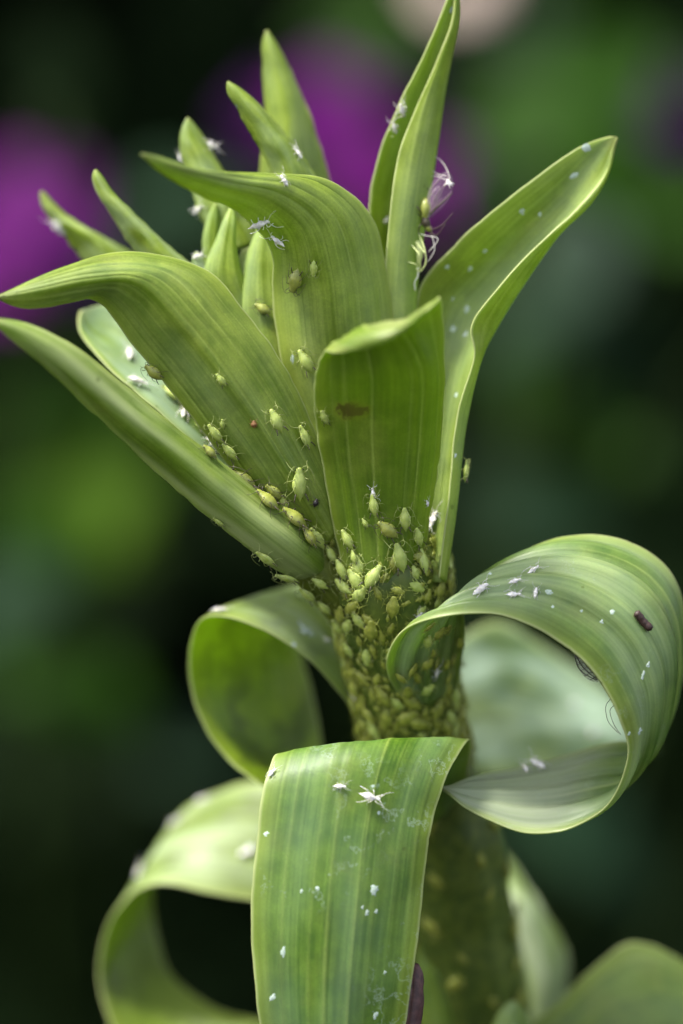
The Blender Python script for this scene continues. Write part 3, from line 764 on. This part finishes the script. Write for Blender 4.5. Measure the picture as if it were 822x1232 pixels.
def aphid_body(wid=0.27, hgt=0.20, seg=True, crump=0.0, sd=0):
    """pear shaped body of length 1, head at +X, belly near z = 0.06"""
    n, m = 20, 14; V, F = [], []
    prof = [(-.56, .0), (-.53, .05), (-.49, .10), (-.45, .22), (-.38, .46), (-.28, .72), (-.15, .93), (-.02, 1.0), (.10, .92), (.2, .76), (.28, .62), (.34, .52), (.39, .47), (.43, .42), (.47, .36), (.495, .18), (.5, .0)]
    px = np.array([p[0] for p in prof]); pr = np.array([p[1] for p in prof])
    xs = np.interp(np.linspace(0, 1, 30), np.linspace(0, 1, len(px)), px); rs = np.interp(xs, px, pr)
    for k, (x, r_) in enumerate(zip(xs, rs)):
        r_ = max(r_, 0.01)
        if seg: r_ *= 1 - 0.035 * (0.5 + 0.5 * math.cos(x * 2 * math.pi * 9))
        for i in range(m):
            a = 2 * math.pi * i / m
            y = math.cos(a) * wid * r_; z = math.sin(a) * hgt * r_
            z = z * (0.75 if z < 0 else 1.0)
            p = Vector((x, y, z + 0.2))
            if crump: p += Vector((noise.noise(p * 5 + Vector((sd, 0, 0))), noise.noise(p * 5 + Vector((0, sd, 7))), noise.noise(p * 5 + Vector((3, 0, sd))))) * crump
            V.append(tuple(p))
    for k in range(29):
        for i in range(m):
            i2 = (i + 1) % m; F.append((k * m + i, (k + 1) * m + i, (k + 1) * m + i2, k * m + i2))
    F.append(tuple(range(m))); F.append(tuple(29 * m + i for i in range(m))[::-1])
    return V, F


def leg_paths(sc=1.0, wob=0.0, rr=random):
    out = []
    for s in (-1, 1):
        for (x0, kx, fx, kl, fl) in ((.30, .42, .62, .32, .46), (.20, .14, .02, .36, .62), (.10, -.16, -.46, .36, .60)):
            j = lambda: rr.uniform(-wob, wob)
            out.append([(x0, s * .10, .14), (kx + j(), s * kl * sc, .34 + j() * .5), (fx + j(), s * fl * sc, .02), (fx + (fx - kx) * .25, s * fl * sc * 1.06, .01)])
    return out


def antenna_paths(back=True):
    return [[(.47, s * .06, .24), (.56, s * .18, .32), (.36 if back else .75, s * .36, .36), (-.05 if back else 1.05, s * .46, .33)] for s in (-1, 1)]


def corn_paths():
    return [[(-.30, s * .15, .27), (-.42, s * .20, .31), (-.53, s * .23, .33)] for s in (-1, 1)]


def shared(name, vf, mat):
    me = bpy.data.meshes.new(name); me.from_pydata([tuple(map(float, v)) for v in vf[0]], [], vf[1])
    me.polygons.foreach_set('use_smooth', [True] * len(me.polygons)); me.materials.append(mat); return me


def smooth_path(p, n=9):
    g = np.array(p, float); return hermite(knots_of(g), g, np.linspace(0, 1, n))


AM = {}
for kind, bmat, lmat in (('green', aph_m, leg_m), ('olive', aph_d, legd_m)):
    AM[kind] = dict(body=shared('body', aphid_body(.24 if kind == 'green' else .28, .15 if kind == 'green' else .19), bmat),
                    legs=[shared('leg', tube(smooth_path(p), [.016, .015, .014, .012, .010, .009, .008, .007, .006], 5), lmat) for p in leg_paths(0.68)],
                    ants=[shared('antenna', tube(smooth_path(p), np.linspace(.011, .005, 9), 5), lmat) for p in antenna_paths()],
                    corn=[shared('cornicle', tube(smooth_path(p, 4), [.022, .02, .018, .018], 6), legd_m) for p in corn_paths()],
                    eyes=[shared('eye', tube([(.43, s * .11, .225), (.435, s * .135, .228), (.44, s * .145, .23)], [.022, .02, .006], 6), black_m) for s in (-1, 1)])
# one-piece bodies for the crowd where legs cannot be told apart
CROWD = []
crowd_a = plain_mat('crowd_aphid_skin', (0.15, 0.175, 0.020), (0.28, 0.30, 0.05), 2.4, 0.42, sss=0.6, sssr=0.00015, spec=0.4)
crowd_b = plain_mat('brownish_aphid_skin', (0.14, 0.16, 0.02), (0.24, 0.26, 0.04), 2.4, 0.42, sss=0.6, sssr=0.00015, spec=0.4)
for k, bmat in enumerate((crowd_a, crowd_b, crowd_a, aph_m, crowd_a)):
    parts = [aphid_body(.23 + .015 * k, .14)] + [tube(smooth_path(p, 5), [.015, .013, .011, .009, .007], 4) for p in leg_paths(0.7)] + [tube(smooth_path(p, 5), [.009, .008, .007, .006, .005], 4) for p in antenna_paths()] + [tube(p, [.022, .02, .018], 5) for p in corn_paths()]
    CROWD.append(shared('aphid', join(parts), bmat))


def placed_matrix(loc, nrm, head, length, roll=0.0):
    M = frame_from(head, nrm)            # x = head, z = normal
    M = M.to_4x4() @ Matrix.Diagonal((length, length, length, 1))
    M.translation = loc
    return M


def put_on(px, py, ang):
    h = hit(px, py)
    if h is None: return None
    loc, nrm, own, dist = h
    head = scr(ang); head = head - nrm * head.dot(nrm)
    if head.length < 0.15: head = Vector(UPV) - nrm * Vector(UPV).dot(nrm)
    return loc, nrm, head.normalized(), dist


APHG = 'single green aphids on the lily'
def aphid(px, py, ln, ang, label, kind='green', group=APHG, lift=0.0):
    h = put_on(px, py, ang)
    if h is None: print('MISS aphid', px, py); return
    loc, nrm, head, dist = h
    root = bpy.data.objects.new('aphid', None); COL.objects.link(root); root.empty_display_size = 0.3
    root.matrix_world = placed_matrix(loc + nrm * lift * U, nrm, head, (1.12 if kind == 'olive' else 1.05) * ln * U * dist / (D * U))
    tag(root, label, 'aphid', group)
    A = AM[kind]
    def child(name, me):
        c = bpy.data.objects.new(name, me); COL.objects.link(c); c.parent = root
    child('body', A['body'])
    for q in A['legs']: child('leg', q)
    for q in A['ants']: child('antenna', q)
    for q in A['corn']: child('cornicle', q)
    for q in A['eyes']: child('eye', q)
    return root


for a in (
    (331, 506, 30, 118, 'plump green aphid beside the reddish mite on the arched left leaf'),
    (362, 527, 29, 128, 'green aphid at the inner edge of the arched left leaf, below the mite'),
    (358, 581, 38, 95, 'largest pale green aphid standing upright on the lower arched left leaf'),
    (267, 456, 18, 125, 'small pale aphid alone between veins high on the arched left leaf'),
    (342, 604, 24, 100, 'green aphid just below the large upright one on the arched leaf'),
    (370, 434, 32, 120, 'pale green aphid on the shiny patch of the central leaf'),
    (316, 372, 20, 150, 'small dark-legged aphid on the pale flower bud', 'olive'),
    (357, 336, 28, 250, 'dark-legged aphid under the curl of the upper leaf', 'olive'),
    (379, 322, 20, 260, 'pale aphid right of the dark-legged one under the upper curl'),
    (262, 519, 27, 120, 'green aphid on the edge of the arched leaf right of the shed skin'),
    (269, 509, 13, 80, 'tiny yellow nymph riding above the row along the arched leaf'),
    (279, 541, 26, 125, 'green aphid in the row under the arched leaf, above the spotted one'),
    (295, 575, 38, 140, 'big olive aphid with dark spots wedged beneath the arched leaf', 'olive'),
    (318, 606, 32, 140, 'olive aphid below the big spotted one along the leaf crease', 'olive'),
    (350, 627, 34, 160, 'elongated olive aphid lying in the crease near the leaf base', 'olive'),
    (383, 645, 30, 115, 'green aphid in the crease where arched and rolled leaves meet'),
    (204, 478, 28, 128, 'tan green aphid hanging on the edge of the arched leaf'),
    (238, 515, 24, 105, 'green aphid just right of the white skin on the leaf crease'),
    (187, 446, 24, 140, 'tan aphid uppermost in the row along the arched leaf edge', 'olive'),
    (420, 648, 26, 118, 'slim green aphid low on the left side of the cupped leaf'),
    (413, 684, 26, 112, 'green aphid left of centre at the base of the cupped leaf'),
    (416, 705, 27, 150, 'green aphid slanting just above the stem colony'),
    (450, 694, 33, 55, 'pale plump aphid tilted right at the cupped leaf base'),
    (479, 669, 36, 108, 'bright yellow green aphid at the centre of the cupped leaf base'),
    (505, 676, 30, 95, 'green aphid beside the bright yellow one near the stem'),
    (466, 636, 28, 140, 'olive aphid above the bright yellow one on the cupped leaf', 'olive'),
    (488, 623, 28, 92, 'green aphid upright below the pale veins of the cupped leaf'),
    (500, 645, 26, 125, 'green aphid left of the white shed skin on the cupped leaf'),
    (453, 607, 27, 90, 'green aphid with a white skin clinging to its head'),
    (440, 629, 13, 120, 'tiny round nymph on the cupped leaf'),
    (555, 566, 26, 95, 'pale aphid on the outer edge of the right leaf stalk'),
    (434, 744, 26, 120, 'pale green aphid standing out at the upper left of the stem colony'),
    (392, 500, 20, 100, 'blurred yellow nymph on the left edge of the cupped leaf'),
    (322, 668, 28, 125, 'aphid clinging below the lower edge of the rolled leaf'),
    (346, 690, 28, 130, 'aphid clinging below the rolled leaf nearer the stem'),
    (372, 712, 26, 120, 'aphid on the leaf base just under the end of the rolled leaf'),
    (392, 728, 24, 110, 'aphid where the olive leaf base meets the stem colony'),
    (385, 700, 22, 140, 'aphid tucked against the end of the rolled leaf'),
    (409, 752, 25, 100, 'aphid on the left rim of the leaf base above the left loop'),
    (422, 780, 22, 100, 'aphid low on the left rim of the leaf base'),
    (222, 493, 22, 140, 'olive aphid half hidden under the arched leaf near the white skin', 'olive'),
    (250, 545, 20, 150, 'small olive aphid below the row in the leaf crease', 'olive'),
    (331, 590, 24, 135, 'olive aphid under the arched leaf beside the upright pale one', 'olive'),
    (368, 648, 26, 140, 'olive aphid on the rolled leaf rim near the stem', 'olive'),
    (396, 668, 24, 120, 'aphid at the inner end of the rolled leaf'),
    (428, 670, 18, 100, 'small nymph between the slim aphid and the stem crowd'),
    (265, 626, 16, 130, 'small aphid on the underside edge midway along the rolled leaf'),
): aphid(*a)

# colony covering the stem: sample the stem's own surface
taken = []
n_col = 0
zi = st[:, 1]
def stem_point(yv, th):
    t = np.interp(yv, st[:, 1], np.linspace(0, 1, 90)); i = int(round(t * 89))
    c = Vector(spts[i]); r_ = srad[i]
    ax = (Vector(spts[min(i + 1, 89)]) - Vector(spts[max(i - 1, 0)])).normalized()
    tocam = (Vector(CAMP) - c); tocam = (tocam - ax * tocam.dot(ax)).normalized()
    side = tocam.cross(ax).normalized()
    if side.x < 0: side = -side
    nrm = tocam * math.cos(th) + side * math.sin(th)
    return c + nrm * r_, nrm, ax
tries = 0
while tries < 9000 and n_col < 250:
    tries += 1
    yv = random.uniform(655, 925) if random.random() < 0.9 else random.uniform(925, 1250)
    th = random.uniform(-1.9, 1.9)
    loc, nrm, ax = stem_point(yv, th)
    up_zone = yv < 935
    ln = 15 + 19 * random.random() ** 1.1
    md = (7 + 0.22 * ln if up_zone else 30) * U
    if any((loc - q).length < md for q in taken): continue
    taken.append(loc)
    head = (-ax * random.uniform(0.2, 1) + nrm.cross(ax) * random.uniform(-.8, .8)).normalized()
    if random.random() < 0.25: head = -head
    o = bpy.data.objects.new('aphid', random.choice(CROWD)); COL.objects.link(o)
    o.matrix_world = placed_matrix(loc - nrm * 1.2 * U, (nrm + Vector((random.uniform(-.15, .15), 0, random.uniform(-.15, .15)))).normalized(), head, ln * U)
    flank = 'left flank' if th < -0.6 else 'right flank' if th > 0.6 else 'middle'
    if yv < 720: lab = f'yellow green aphid in the crowd on the {flank} of the flared stem top'
    elif yv < 790: lab = f'aphid packed on the {flank} of the stem beside the looped leaf rim'
    elif yv < 860: lab = f'aphid packed on the {flank} of the stem, midway down the colony'
    elif yv < 935: lab = f'aphid packed on the {flank} of the stem just above the hanging leaf'
    else: lab = f'blurred aphid on the {flank} of the shaded lower stem'
    tag(o, lab, 'aphid', lab.replace('aphid', 'aphids', 1))
    n_col += 1
# pinhead nymphs filling the gaps between them, too many and too small to pick apart
NV, NF = [], []
bv, bf = aphid_body(.26, .16, False)
bv = np.array(bv)[::1]
for k in range(340):
    yv = random.uniform(650, 930)
    loc, nrm, ax = stem_point(yv, random.uniform(-1.8, 1.8))
    hd = (ax * random.uniform(-1, 1) + nrm.cross(ax) * random.uniform(-.8, .8))
    if hd.length < .2: hd = ax
    Mx = np.array(frame_from(hd, nrm)); q = bv * (random.uniform(6, 12) * U) @ Mx.T + np.array(loc - nrm * .8 * U)
    o = len(NV); NV.extend(q.tolist()); NF.extend(tuple(i + o for i in f_) for f_ in bf)
tag(mesh_obj('aphid_nymphs', NV, NF, crowd_a), 'pinhead aphid nymphs filling the gaps in the stem colony', 'aphid nymphs', kind='stuff')
# more of the colony on the underside of the right loop's base and the lower leaf bases
extra_spots = []
for k in range(60):
    px, py = random.uniform(478, 575), random.uniform(745, 862)
    h = hit(px, py)
    if h is None or h[2] != 'leaf': continue
    loc, nrm, own, dist = h
    if dist > (D + 60) * U or dist < (D - 58) * U: continue
    if py < 800 and px < 505: continue
    if any((loc - q).length < 14 * U for q in taken): continue
    taken.append(loc)
    head = scr(random.uniform(60, 130)); head = (head - nrm * head.dot(nrm)).normalized()
    o = bpy.data.objects.new('aphid', random.choice(CROWD)); COL.objects.link(o)
    o.matrix_world = placed_matrix(loc, nrm, head, random.uniform(17, 26) * U)
    tag(o, 'olive aphid crowded on the underside of the looped leaf base', 'aphid', 'olive aphids under the looped leaf base')

# ------------------------------------------------------------------ shed skins
SK = []
for k in range(4):
    rr = random.Random(70 + k)
    SK.append((shared('body', aphid_body(.15 + .03 * (k % 2), .12, True, 0.07, k * 3.1), skin_m),
               [shared('leg', tube(smooth_path(p, 7), np.linspace(.017, .009, 7), 5), skin_m) for p in leg_paths(0.62, 0.16, rr)],
               [shared('antenna', tube(smooth_path(p, 7), np.linspace(.011, .006, 7), 5), skin_m) for p in antenna_paths(False)]))
_k = [0]
def skin(px, py, ln, ang, label, off=0):
    h = put_on(px, py, ang)
    if h is None: print('MISS skin', px, py); return
    loc, nrm, head, dist = h
    body, legs, ants = SK[_k[0] % 4]; _k[0] += 1
    root = bpy.data.objects.new('shed_skin', None); COL.objects.link(root)
    nn = (nrm + Vector((random.uniform(-.3, .3), random.uniform(-.3, .3), random.uniform(-.2, .3)))).normalized()
    hd = (head - nn * head.dot(nn)).normalized()
    root.matrix_world = placed_matrix(loc + nrm * off * U, nn, hd, 0.86 * ln * U * dist / (D * U))
    tag(root, label, 'shed skin', 'white shed aphid skins')
    for nm, me in [('body', body)] + [('leg', q) for q in legs] + [('antenna', q) for q in ants]:
        c = bpy.data.objects.new(nm, me); COL.objects.link(c); c.parent = root


for a in (
    (219, 500, 26, 60, 'white crumpled skin caught where arched and rolled leaves meet'),
    (254, 538, 26, 125, 'white shed skin lying in the row of aphids along the crease'),
    (155, 428, 26, 75, 'blurred white skin on the pale leaf behind the arched leaf'),
    (163, 462, 30, 20, 'grey white skin at the edge of the rolled leaf'),
    (452, 594, 20, 90, 'white skin stuck over the head of a green aphid'),
    (524, 629, 30, 88, 'long white skin hanging by the right side of the cupped leaf'),
    (513, 605, 12, 130, 'tiny pinkish skin above the long hanging one'),
    (503, 742, 20, 70, 'white skin standing on the rim of the looped leaf by the stem'),
    (522, 808, 24, 150, 'pinkish white skin on the underside of the looped leaf base'),
    (578, 709, 25, 35, 'largest white skin at the left of the group on the looped leaf'),
    (617, 717, 22, 10, 'lowest white skin of the group on the looped leaf'),
    (620, 700, 18, 20, 'small white skin in the middle of the group on the looped leaf'),
    (642, 686, 20, 35, 'white skin with a dark shadow, uppermost on the looped leaf'),
    (645, 714, 15, 80, 'short white skin at the right of the group on the looped leaf'),
    (444, 959, 30, -14, 'large white skin near the top of the hanging front leaf'),
    (409, 947, 17, 0, 'small white skin left of the large one on the hanging leaf'),
    (328, 931, 16, 60, 'dusty skin on the upper left corner of the hanging leaf'),
    (648, 921, 26, 130, 'soft pinkish skin resting on the tip of the looped leaf'),
    (632, 926, 17, 100, 'smaller skin left of the pinkish one inside the loop'),
    (482, 132, 24, 125, 'white skin high on the left edge of the upright leaf'),
    (473, 153, 20, 115, 'lower white skin on the left edge of the upright leaf'),
    (464, 265, 14, 30, 'fluffy white skin low on the upright folded leaf'),
    (252, 176, 22, 5, 'white skin sticking out from the hooked leaf tip'),
    (219, 190, 14, 100, 'blurred white skin on the left edge of the hooked leaf tip'),
    (239, 252, 20, 30, 'blurred white skin below the curled leaf tip at left'),
    (72, 272, 26, 100, 'blurred fluffy skin under the far left hooked tip'),
    (214, 303, 20, 95, 'white skin with raised legs on the crest of the arched leaf'),
    (238, 308, 16, 20, 'white skin on the whitish bud tip'),
    (312, 268, 30, 30, 'out of focus pinkish skin under the upper curl'),
    (336, 288, 24, 140, 'out of focus skin beside the upper curl edge'),
    (341, 218, 18, 130, 'small pale skin on the crest of the upper curled leaf'),
    (357, 186, 18, 125, 'pale skin on the edge of the slender leaning leaf'),
    (264, 737, 22, 0, 'blurred white lump on the crest of the left loop'),
    (240, 745, 18, 40, 'second blurred lump at the outer crest of the left loop'),
    (392, 770, 13, 10, 'pinkish speck of skin near the stem on the left loop'),
    (427, 836, 16, 120, 'blurred pale skin on the lower edge of the left loop'),
    (212, 992, 22, 30, 'blurred skin on the upper rim of the lower left leaf'),
    (244, 965, 18, 30, 'second blurred skin on the rim of the lower left leaf'),
    (170, 1050, 20, 60, 'blurred skin at the outer bend of the lower left leaf'),
    (297, 1027, 22, 20, 'blurred white skin on the face of the lower left leaf'),
    (713, 882, 12, 60, 'tiny skin at the right inside the looped leaf'),
    (690, 848, 12, 60, 'faint blurred speck on the pale leaf inside the loop'),
    (134, 263, 10, 80, 'tiny white skin on the narrow leaf above the arched leaf'),
): skin(*a)

# ------------------------------------------------------------------ wax flecks as pieces of their leaves
wax_m = plain_mat('wax', (0.24, 0.32, 0.24), (0.42, 0.49, 0.42), 9000.0, 0.6)
def fleck(px, py, s, asp=1.4, ang=70):
    h = put_on(px, py, ang)
    if h is None: return
    loc, nrm, head, dist = h
    V, F = [(0, 0, 0.07)], []
    n = 16; s = s * 0.68
    for ring, (rr_, zz) in enumerate(((.3, .05), (.5, -.02))):
        for i in range(n):
            a = 2 * math.pi * i / n; w = rr_ * (1 + .8 * noise.noise(Vector((math.cos(a) * 1.5 + px, math.sin(a) * 1.5, py))) + .5 * noise.noise(Vector((math.cos(a) * 4 + px, math.sin(a) * 4, py))))
            V.append((math.cos(a) * w * asp, math.sin(a) * w, zz))
    for i in range(n):
        i2 = (i + 1) % n
        F.append((0, 1 + i, 1 + i2)); F.append((1 + i, 1 + n + i, 1 + n + i2, 1 + i2))
    M = placed_matrix(loc, nrm, head, s * U)
    W = [M @ Vector(v) for v in V]
    mesh_obj('wax_fleck', [tuple(w) for w in W], F, wax_m, lily, base)
for a in ((692, 211, 13, 1.5, 20), (628, 255, 11, 1.1, 60), (584, 302, 8), (538, 321, 9), (566, 323, 9), (562, 372, 13), (545, 396, 10), (560, 402, 8), (705, 178, 12, 1.6, 30), (650, 258, 7), (548, 548, 7), (549, 475, 8),
          (451, 1070, 14, 1.5, 80), (442, 1098, 8), (453, 1097, 7), (436, 1092, 5), (456, 978, 6), (382, 1069, 7), (363, 1072, 5), (341, 1145, 9, 2.2, 80), (463, 1170, 6), (452, 1222, 8, 2, 70), (320, 1003, 8, 1.6, 20), (449, 946, 5), (328, 1200, 8, 2, 60),
          (665, 730, 6), (737, 736, 8), (724, 748, 6), (660, 712, 9, 2, -20), (774, 812, 8, 2, 75), (780, 800, 6, 2, 80), (770, 880, 10, 1.5, 60), (757, 883, 7), (590, 690, 5), (700, 735, 5), (370, 760, 22, 1.6, -40), (354, 775, 10), (543, 12, 7, 2, 75), (352, 432, 8, 2, 80), (263, 160, 8), (300, 1020, 10), (545, 360, 5), (285, 128, 5)):
    fleck(*a)

# ------------------------------------------------------------------ mite, black speck, pellet
def blob_thing(name, label, cat, px, py, ln, ang, wid, hgt, mat, legs=None):
    h = put_on(px, py, ang)
    loc, nrm, head, dist = h
    root = bpy.data.objects.new(name, None); COL.objects.link(root)
    root.matrix_world = placed_matrix(loc, nrm, head, ln * U)
    tag(root, label, cat)
    b = bpy.data.objects.new('body', shared('body', aphid_body(wid, hgt, False), mat)); COL.objects.link(b); b.parent = root
    if legs:
        for p in leg_paths(0.9):
            c = bpy.data.objects.new('leg', shared('leg', tube(smooth_path(p, 6), np.linspace(.03, .015, 6), 5), legs)); COL.objects.link(c); c.parent = root
mite_m = plain_mat('mite_skin', (0.13, 0.06, 0.02), (0.2, 0.1, 0.03), 3.0, 0.4)
blob_thing('mite', 'tiny reddish brown mite on the vein of the arched left leaf', 'mite', 306, 510, 10, 90, .4, .32, mite_m, mite_m)
blob_thing('beetle', 'tiny black insect in the crease left of the cupped leaf', 'insect', 379, 605, 11, 70, .34, .3, black_m, black_m)
h = put_on(771, 749, -38)
loc, nrm, head, dist = h
pv = []; rr_ = []
for k in range(15):
    s = k / 14; pv.append(tuple(loc + head * (s - .5) * 30 * U + nrm * (4.2 + 0.5 * math.sin(s * 9)) * U)); rr_.append(4.9 * U * (min(1, (s * 9) ** .5 + .15)) * (min(1, ((1 - s) * 9) ** .5 + .15)) * (1 + .07 * math.sin(s * 26)))
v, f = tube(pv, rr_, 14)
pel_m = plain_mat('dark_pellet', (0.018, 0.008, 0.006), (0.05, 0.025, 0.018), 5000.0, 0.5, bump=0.00005)
pel = mesh_obj('frass_pellet', np.array(v), f, pel_m, None, None)
tag(pel, 'dark brown elongated pellet on top of the looped leaf', 'pellet')

# ------------------------------------------------------------------ winged aphid on the upright leaf, threads beside it
def glass_wing_mat(name, tint, alpha):
    m, nt, b = new_mat(name)
    b.inputs['Base Color'].default_value = (*tint, 1); b.inputs['Alpha'].default_value = alpha; b.inputs['Roughness'].default_value = 0.25
    b.inputs['Specular IOR Level'].default_value = 0.8
    return m
wing_m = glass_wing_mat('clear_wing', (0.5, 0.4, 0.46), 0.07)
wingg_m = glass_wing_mat('grey_wing', (0.35, 0.36, 0.3), 0.3)
vein_m = plain_mat('wing_vein', (0.2, 0.15, 0.16), (0.32, 0.25, 0.26), 3.0, 0.5)
veind_m = plain_mat('dark_wing_vein', (0.03, 0.025, 0.02), (0.07, 0.06, 0.05), 3.0, 0.5)


def wing_mesh(pa, pb, wid, z0, z1, bend=0.0):
    """thin bladed wing between two screen points"""
    V, F = [], []; n = 16; m = 7
    a, b_ = np.array(pa, float), np.array(pb, float); d_ = b_ - a; l = np.linalg.norm(d_); pr = np.array((-d_[1], d_[0])) / l
    for side in (0, 1):
        for k in range(n):
            s = k / (n - 1); w = wid * (math.sin(math.pi * min(1, s * 0.93 + .04)) ** 0.7) * (0.45 + 0.65 * s)
            for i in range(m):
                q = 2 * i / (m - 1) - 1
                c = a + d_ * s + pr * q * w * .5
                V.append(P(c[0], c[1], z0 + (z1 - z0) * s + bend * (1 - q * q) - side * 0.5))
    o2 = n * m
    for k in range(n - 1):
        for i in range(m - 1):
            p = k * m + i; F.append((p, p + 1, p + m + 1, p + m)); F.append((o2 + p, o2 + p + m, o2 + p + m + 1, o2 + p + 1))
    for k in range(n - 1):
        p = k * m; F.append((p, p + m, o2 + p + m, o2 + p)); p += m - 1; F.append((p + m, p, o2 + p, o2 + p + m))
    for i in range(m - 1):
        F.append((i + 1, i, o2 + i, o2 + i + 1)); p = (n - 1) * m + i; F.append((p, p + 1, o2 + p + 1, o2 + p))
    def vein(path, r_):
        pts = []
        for s, q in path:
            w = wid * (math.sin(math.pi * min(1, s * 0.93 + .04)) ** 0.7) * (0.45 + 0.65 * s); c = a + d_ * s + pr * q * w * .5
            pts.append(P(c[0], c[1], z0 + (z1 - z0) * s + bend * (1 - q * q) + .3))
        return tube(smooth_path(pts, 12), r_ * U, 5)
    return V, F, vein


wz = -28
wo = P(515, 255, wz)
wa = empty('winged_aphid', wo); tag(wa, 'winged green aphid with clear wings on the upright leaf edge', 'aphid')
def wpart(name, vf, mat): return mesh_obj(name, np.array(vf[0]), vf[1], mat, wa, wo)
def screen_body(path, rads, sides=14): return tube(smooth_path([P(*p) for p in path], 14), np.interp(np.linspace(0, 1, 14), np.linspace(0, 1, len(rads)), rads) * U, sides)
wpart('abdomen', screen_body([(512, 238, wz), (512, 250, wz + 2), (511, 262, wz + 1)], [2, 6, 7, 6, 4.5]), aph_d)
wpart('thorax', screen_body([(511, 261, wz + 1), (512, 267, wz + 1), (514, 272, wz)], [4, 5.5, 4.5]), legd_m)
wpart('head', screen_body([(514, 271, wz), (516, 275, wz), (517, 278, wz)], [3, 4, 2]), aph_d)
for pa, pb, w in (((514, 264), (540, 208), 34), ((513, 264), (529, 224), 20)):
    V, F, vein = wing_mesh(pa, pb, w, wz, wz + 14, 3)
    wo_ = wpart('wing', (V, F), wing_m)
    vv = join([vein([(0, 0), (.5, -.85), (.9, -.6)], .4), vein([(0, 0), (.5, .1), (.95, .5)], .28), vein([(0, 0), (.4, .5), (.7, .95)], .28), vein([(.4, -.3), (.8, .1), (.97, .2)], .25)])
    m_ = mesh_obj('wing_veins', np.array(vv[0]), vv[1], vein_m, wo_, wo)
for path in ([(512, 262, wz), (528, 247, wz + 14), (545, 232, wz + 10)], [(513, 264, wz), (526, 245, wz - 5), (508, 219, wz - 4)], [(510, 263, wz), (503, 250, wz + 10), (496, 246, wz + 2)],
             [(511, 266, wz), (505, 272, wz + 8), (504, 282, wz + 2)], [(514, 268, wz), (520, 278, wz + 6), (512, 288, wz)], [(510, 262, wz), (500, 255, wz + 6), (497, 245, wz)]):
    wpart('leg', tube(smooth_path([P(*p) for p in path], 10), np.linspace(.9, .5, 10) * U, 5), legd_m)
for path in ([(517, 277, wz), (530, 272, wz + 8), (545, 256, wz + 10)], [(517, 278, wz), (524, 283, wz + 6), (536, 270, wz + 14)]):
    wpart('antenna', tube(smooth_path([P(*p) for p in path], 10), np.linspace(.6, .35, 10) * U, 5), legd_m)

# tangle of pale shed skin and silk hanging below it
tg = P(508, 310, -25)
tangle = empty('silk_tangle', tg); tag(tangle, 'pale silk and skin tangle below the winged aphid', 'silk')
silk_m = plain_mat('silk', (0.55, 0.55, 0.45), (0.75, 0.74, 0.68), 3.0, 0.4)
silkg_m = plain_mat('pale_green_skin', (0.36, 0.42, 0.14), (0.52, 0.56, 0.26), 3.0, 0.4)
for path, r_, mt in (([(504, 282, -25), (511, 300, -18), (512, 318, -20), (505, 327, -24), (501, 322, -25)], .9, silkg_m), ([(494, 293, -20), (505, 308, -12), (506, 322, -22)], .8, silkg_m), ([(500, 291, -20), (512, 305, -12)], .7, silkg_m),
                     ([(502, 280, -28), (510, 283, -22), (527, 287, -18), (516, 303, -20)], .35, silk_m), ([(520, 284, -22), (523, 300, -20), (515, 315, -22)], .35, silk_m), ([(490, 315, -18), (500, 318, -16), (508, 326, -22)], .6, silkg_m),
                     ([(503, 322, -26), (503, 332, -25), (499, 340, -26), (500, 350, -29)], .7, silk_m), ([(519, 184, -45), (533, 196, -35), (542, 215, -14)], .3, silk_m), ([(514, 200, -45), (524, 208, -35), (538, 212, -16)], .3, silk_m), ([(512, 214, -45), (525, 212, -30), (540, 218, -16)], .3, silk_m)):
    v, f = tube(smooth_path([P(*p) for p in path], 14), r_ * U, 5); mesh_obj('thread', np.array(v), f, mt, tangle, tg)
v, f = screen_body([(503, 318, -30), (505, 305, -26), (503, 290, -28)], [2, 4, 5, 3]); mesh_obj('skin_husk', np.array(v), f, silkg_m, tangle, tg)

fo = P(540, 221, wz + 12)
fl = empty('wax_tuft', fo); tag(fl, 'fluffy white tuft on the wing of the winged aphid', 'tuft')
for k in range(16):
    a = random.uniform(0, 6.28); l = random.uniform(3, 7)
    v, f = tube(smooth_path([P(540, 221, wz + 14), P(540 + math.cos(a) * l * .5, 221 + math.sin(a) * l * .5 - 1, wz + 16), P(540 + math.cos(a) * l, 221 + math.sin(a) * l, wz + 15)], 5), np.linspace(1.5, .3, 5) * U, 5)
    mesh_obj('filament', np.array(v), f, skin_m, fl, fo)

# netted wing of an insect under the looped leaf
no = P(705, 800, 40)
nw = empty('winged_insect', no); tag(nw, 'grey netted wing of an insect poking out inside the looped leaf', 'insect')
V, F, vein = wing_mesh((690, 781), (721, 819), 27, 40, 34, 2)
w1 = mesh_obj('wing', np.array(V), F, wingg_m, nw, no)
vs = [vein([(0, q * .2), (.5, q * .75), (.95, q * .35)], .55) for q in (-1.25, -.6, 0, .6, 1.25)] + [vein([(s, -.95), (s + .03, 0), (s, .95)], .5) for s in (.2, .36, .52, .68, .84)]
vv = join(vs); mesh_obj('wing_veins', np.array(vv[0]), vv[1], veind_m, w1, no)
for path in ([(735, 840, 62), (729, 850, 50), (731, 866, 46), (744, 882, 60)], [(739, 848, 66), (734, 856, 52), (738, 870, 50), (747, 884, 62)]):
    v, f = tube(smooth_path([P(*p) for p in path], 14), .38 * U, 5); mesh_obj('antenna', np.array(v), f, legd_m, nw, no)

print('objects', len(bpy.data.objects), 'colony', n_col)
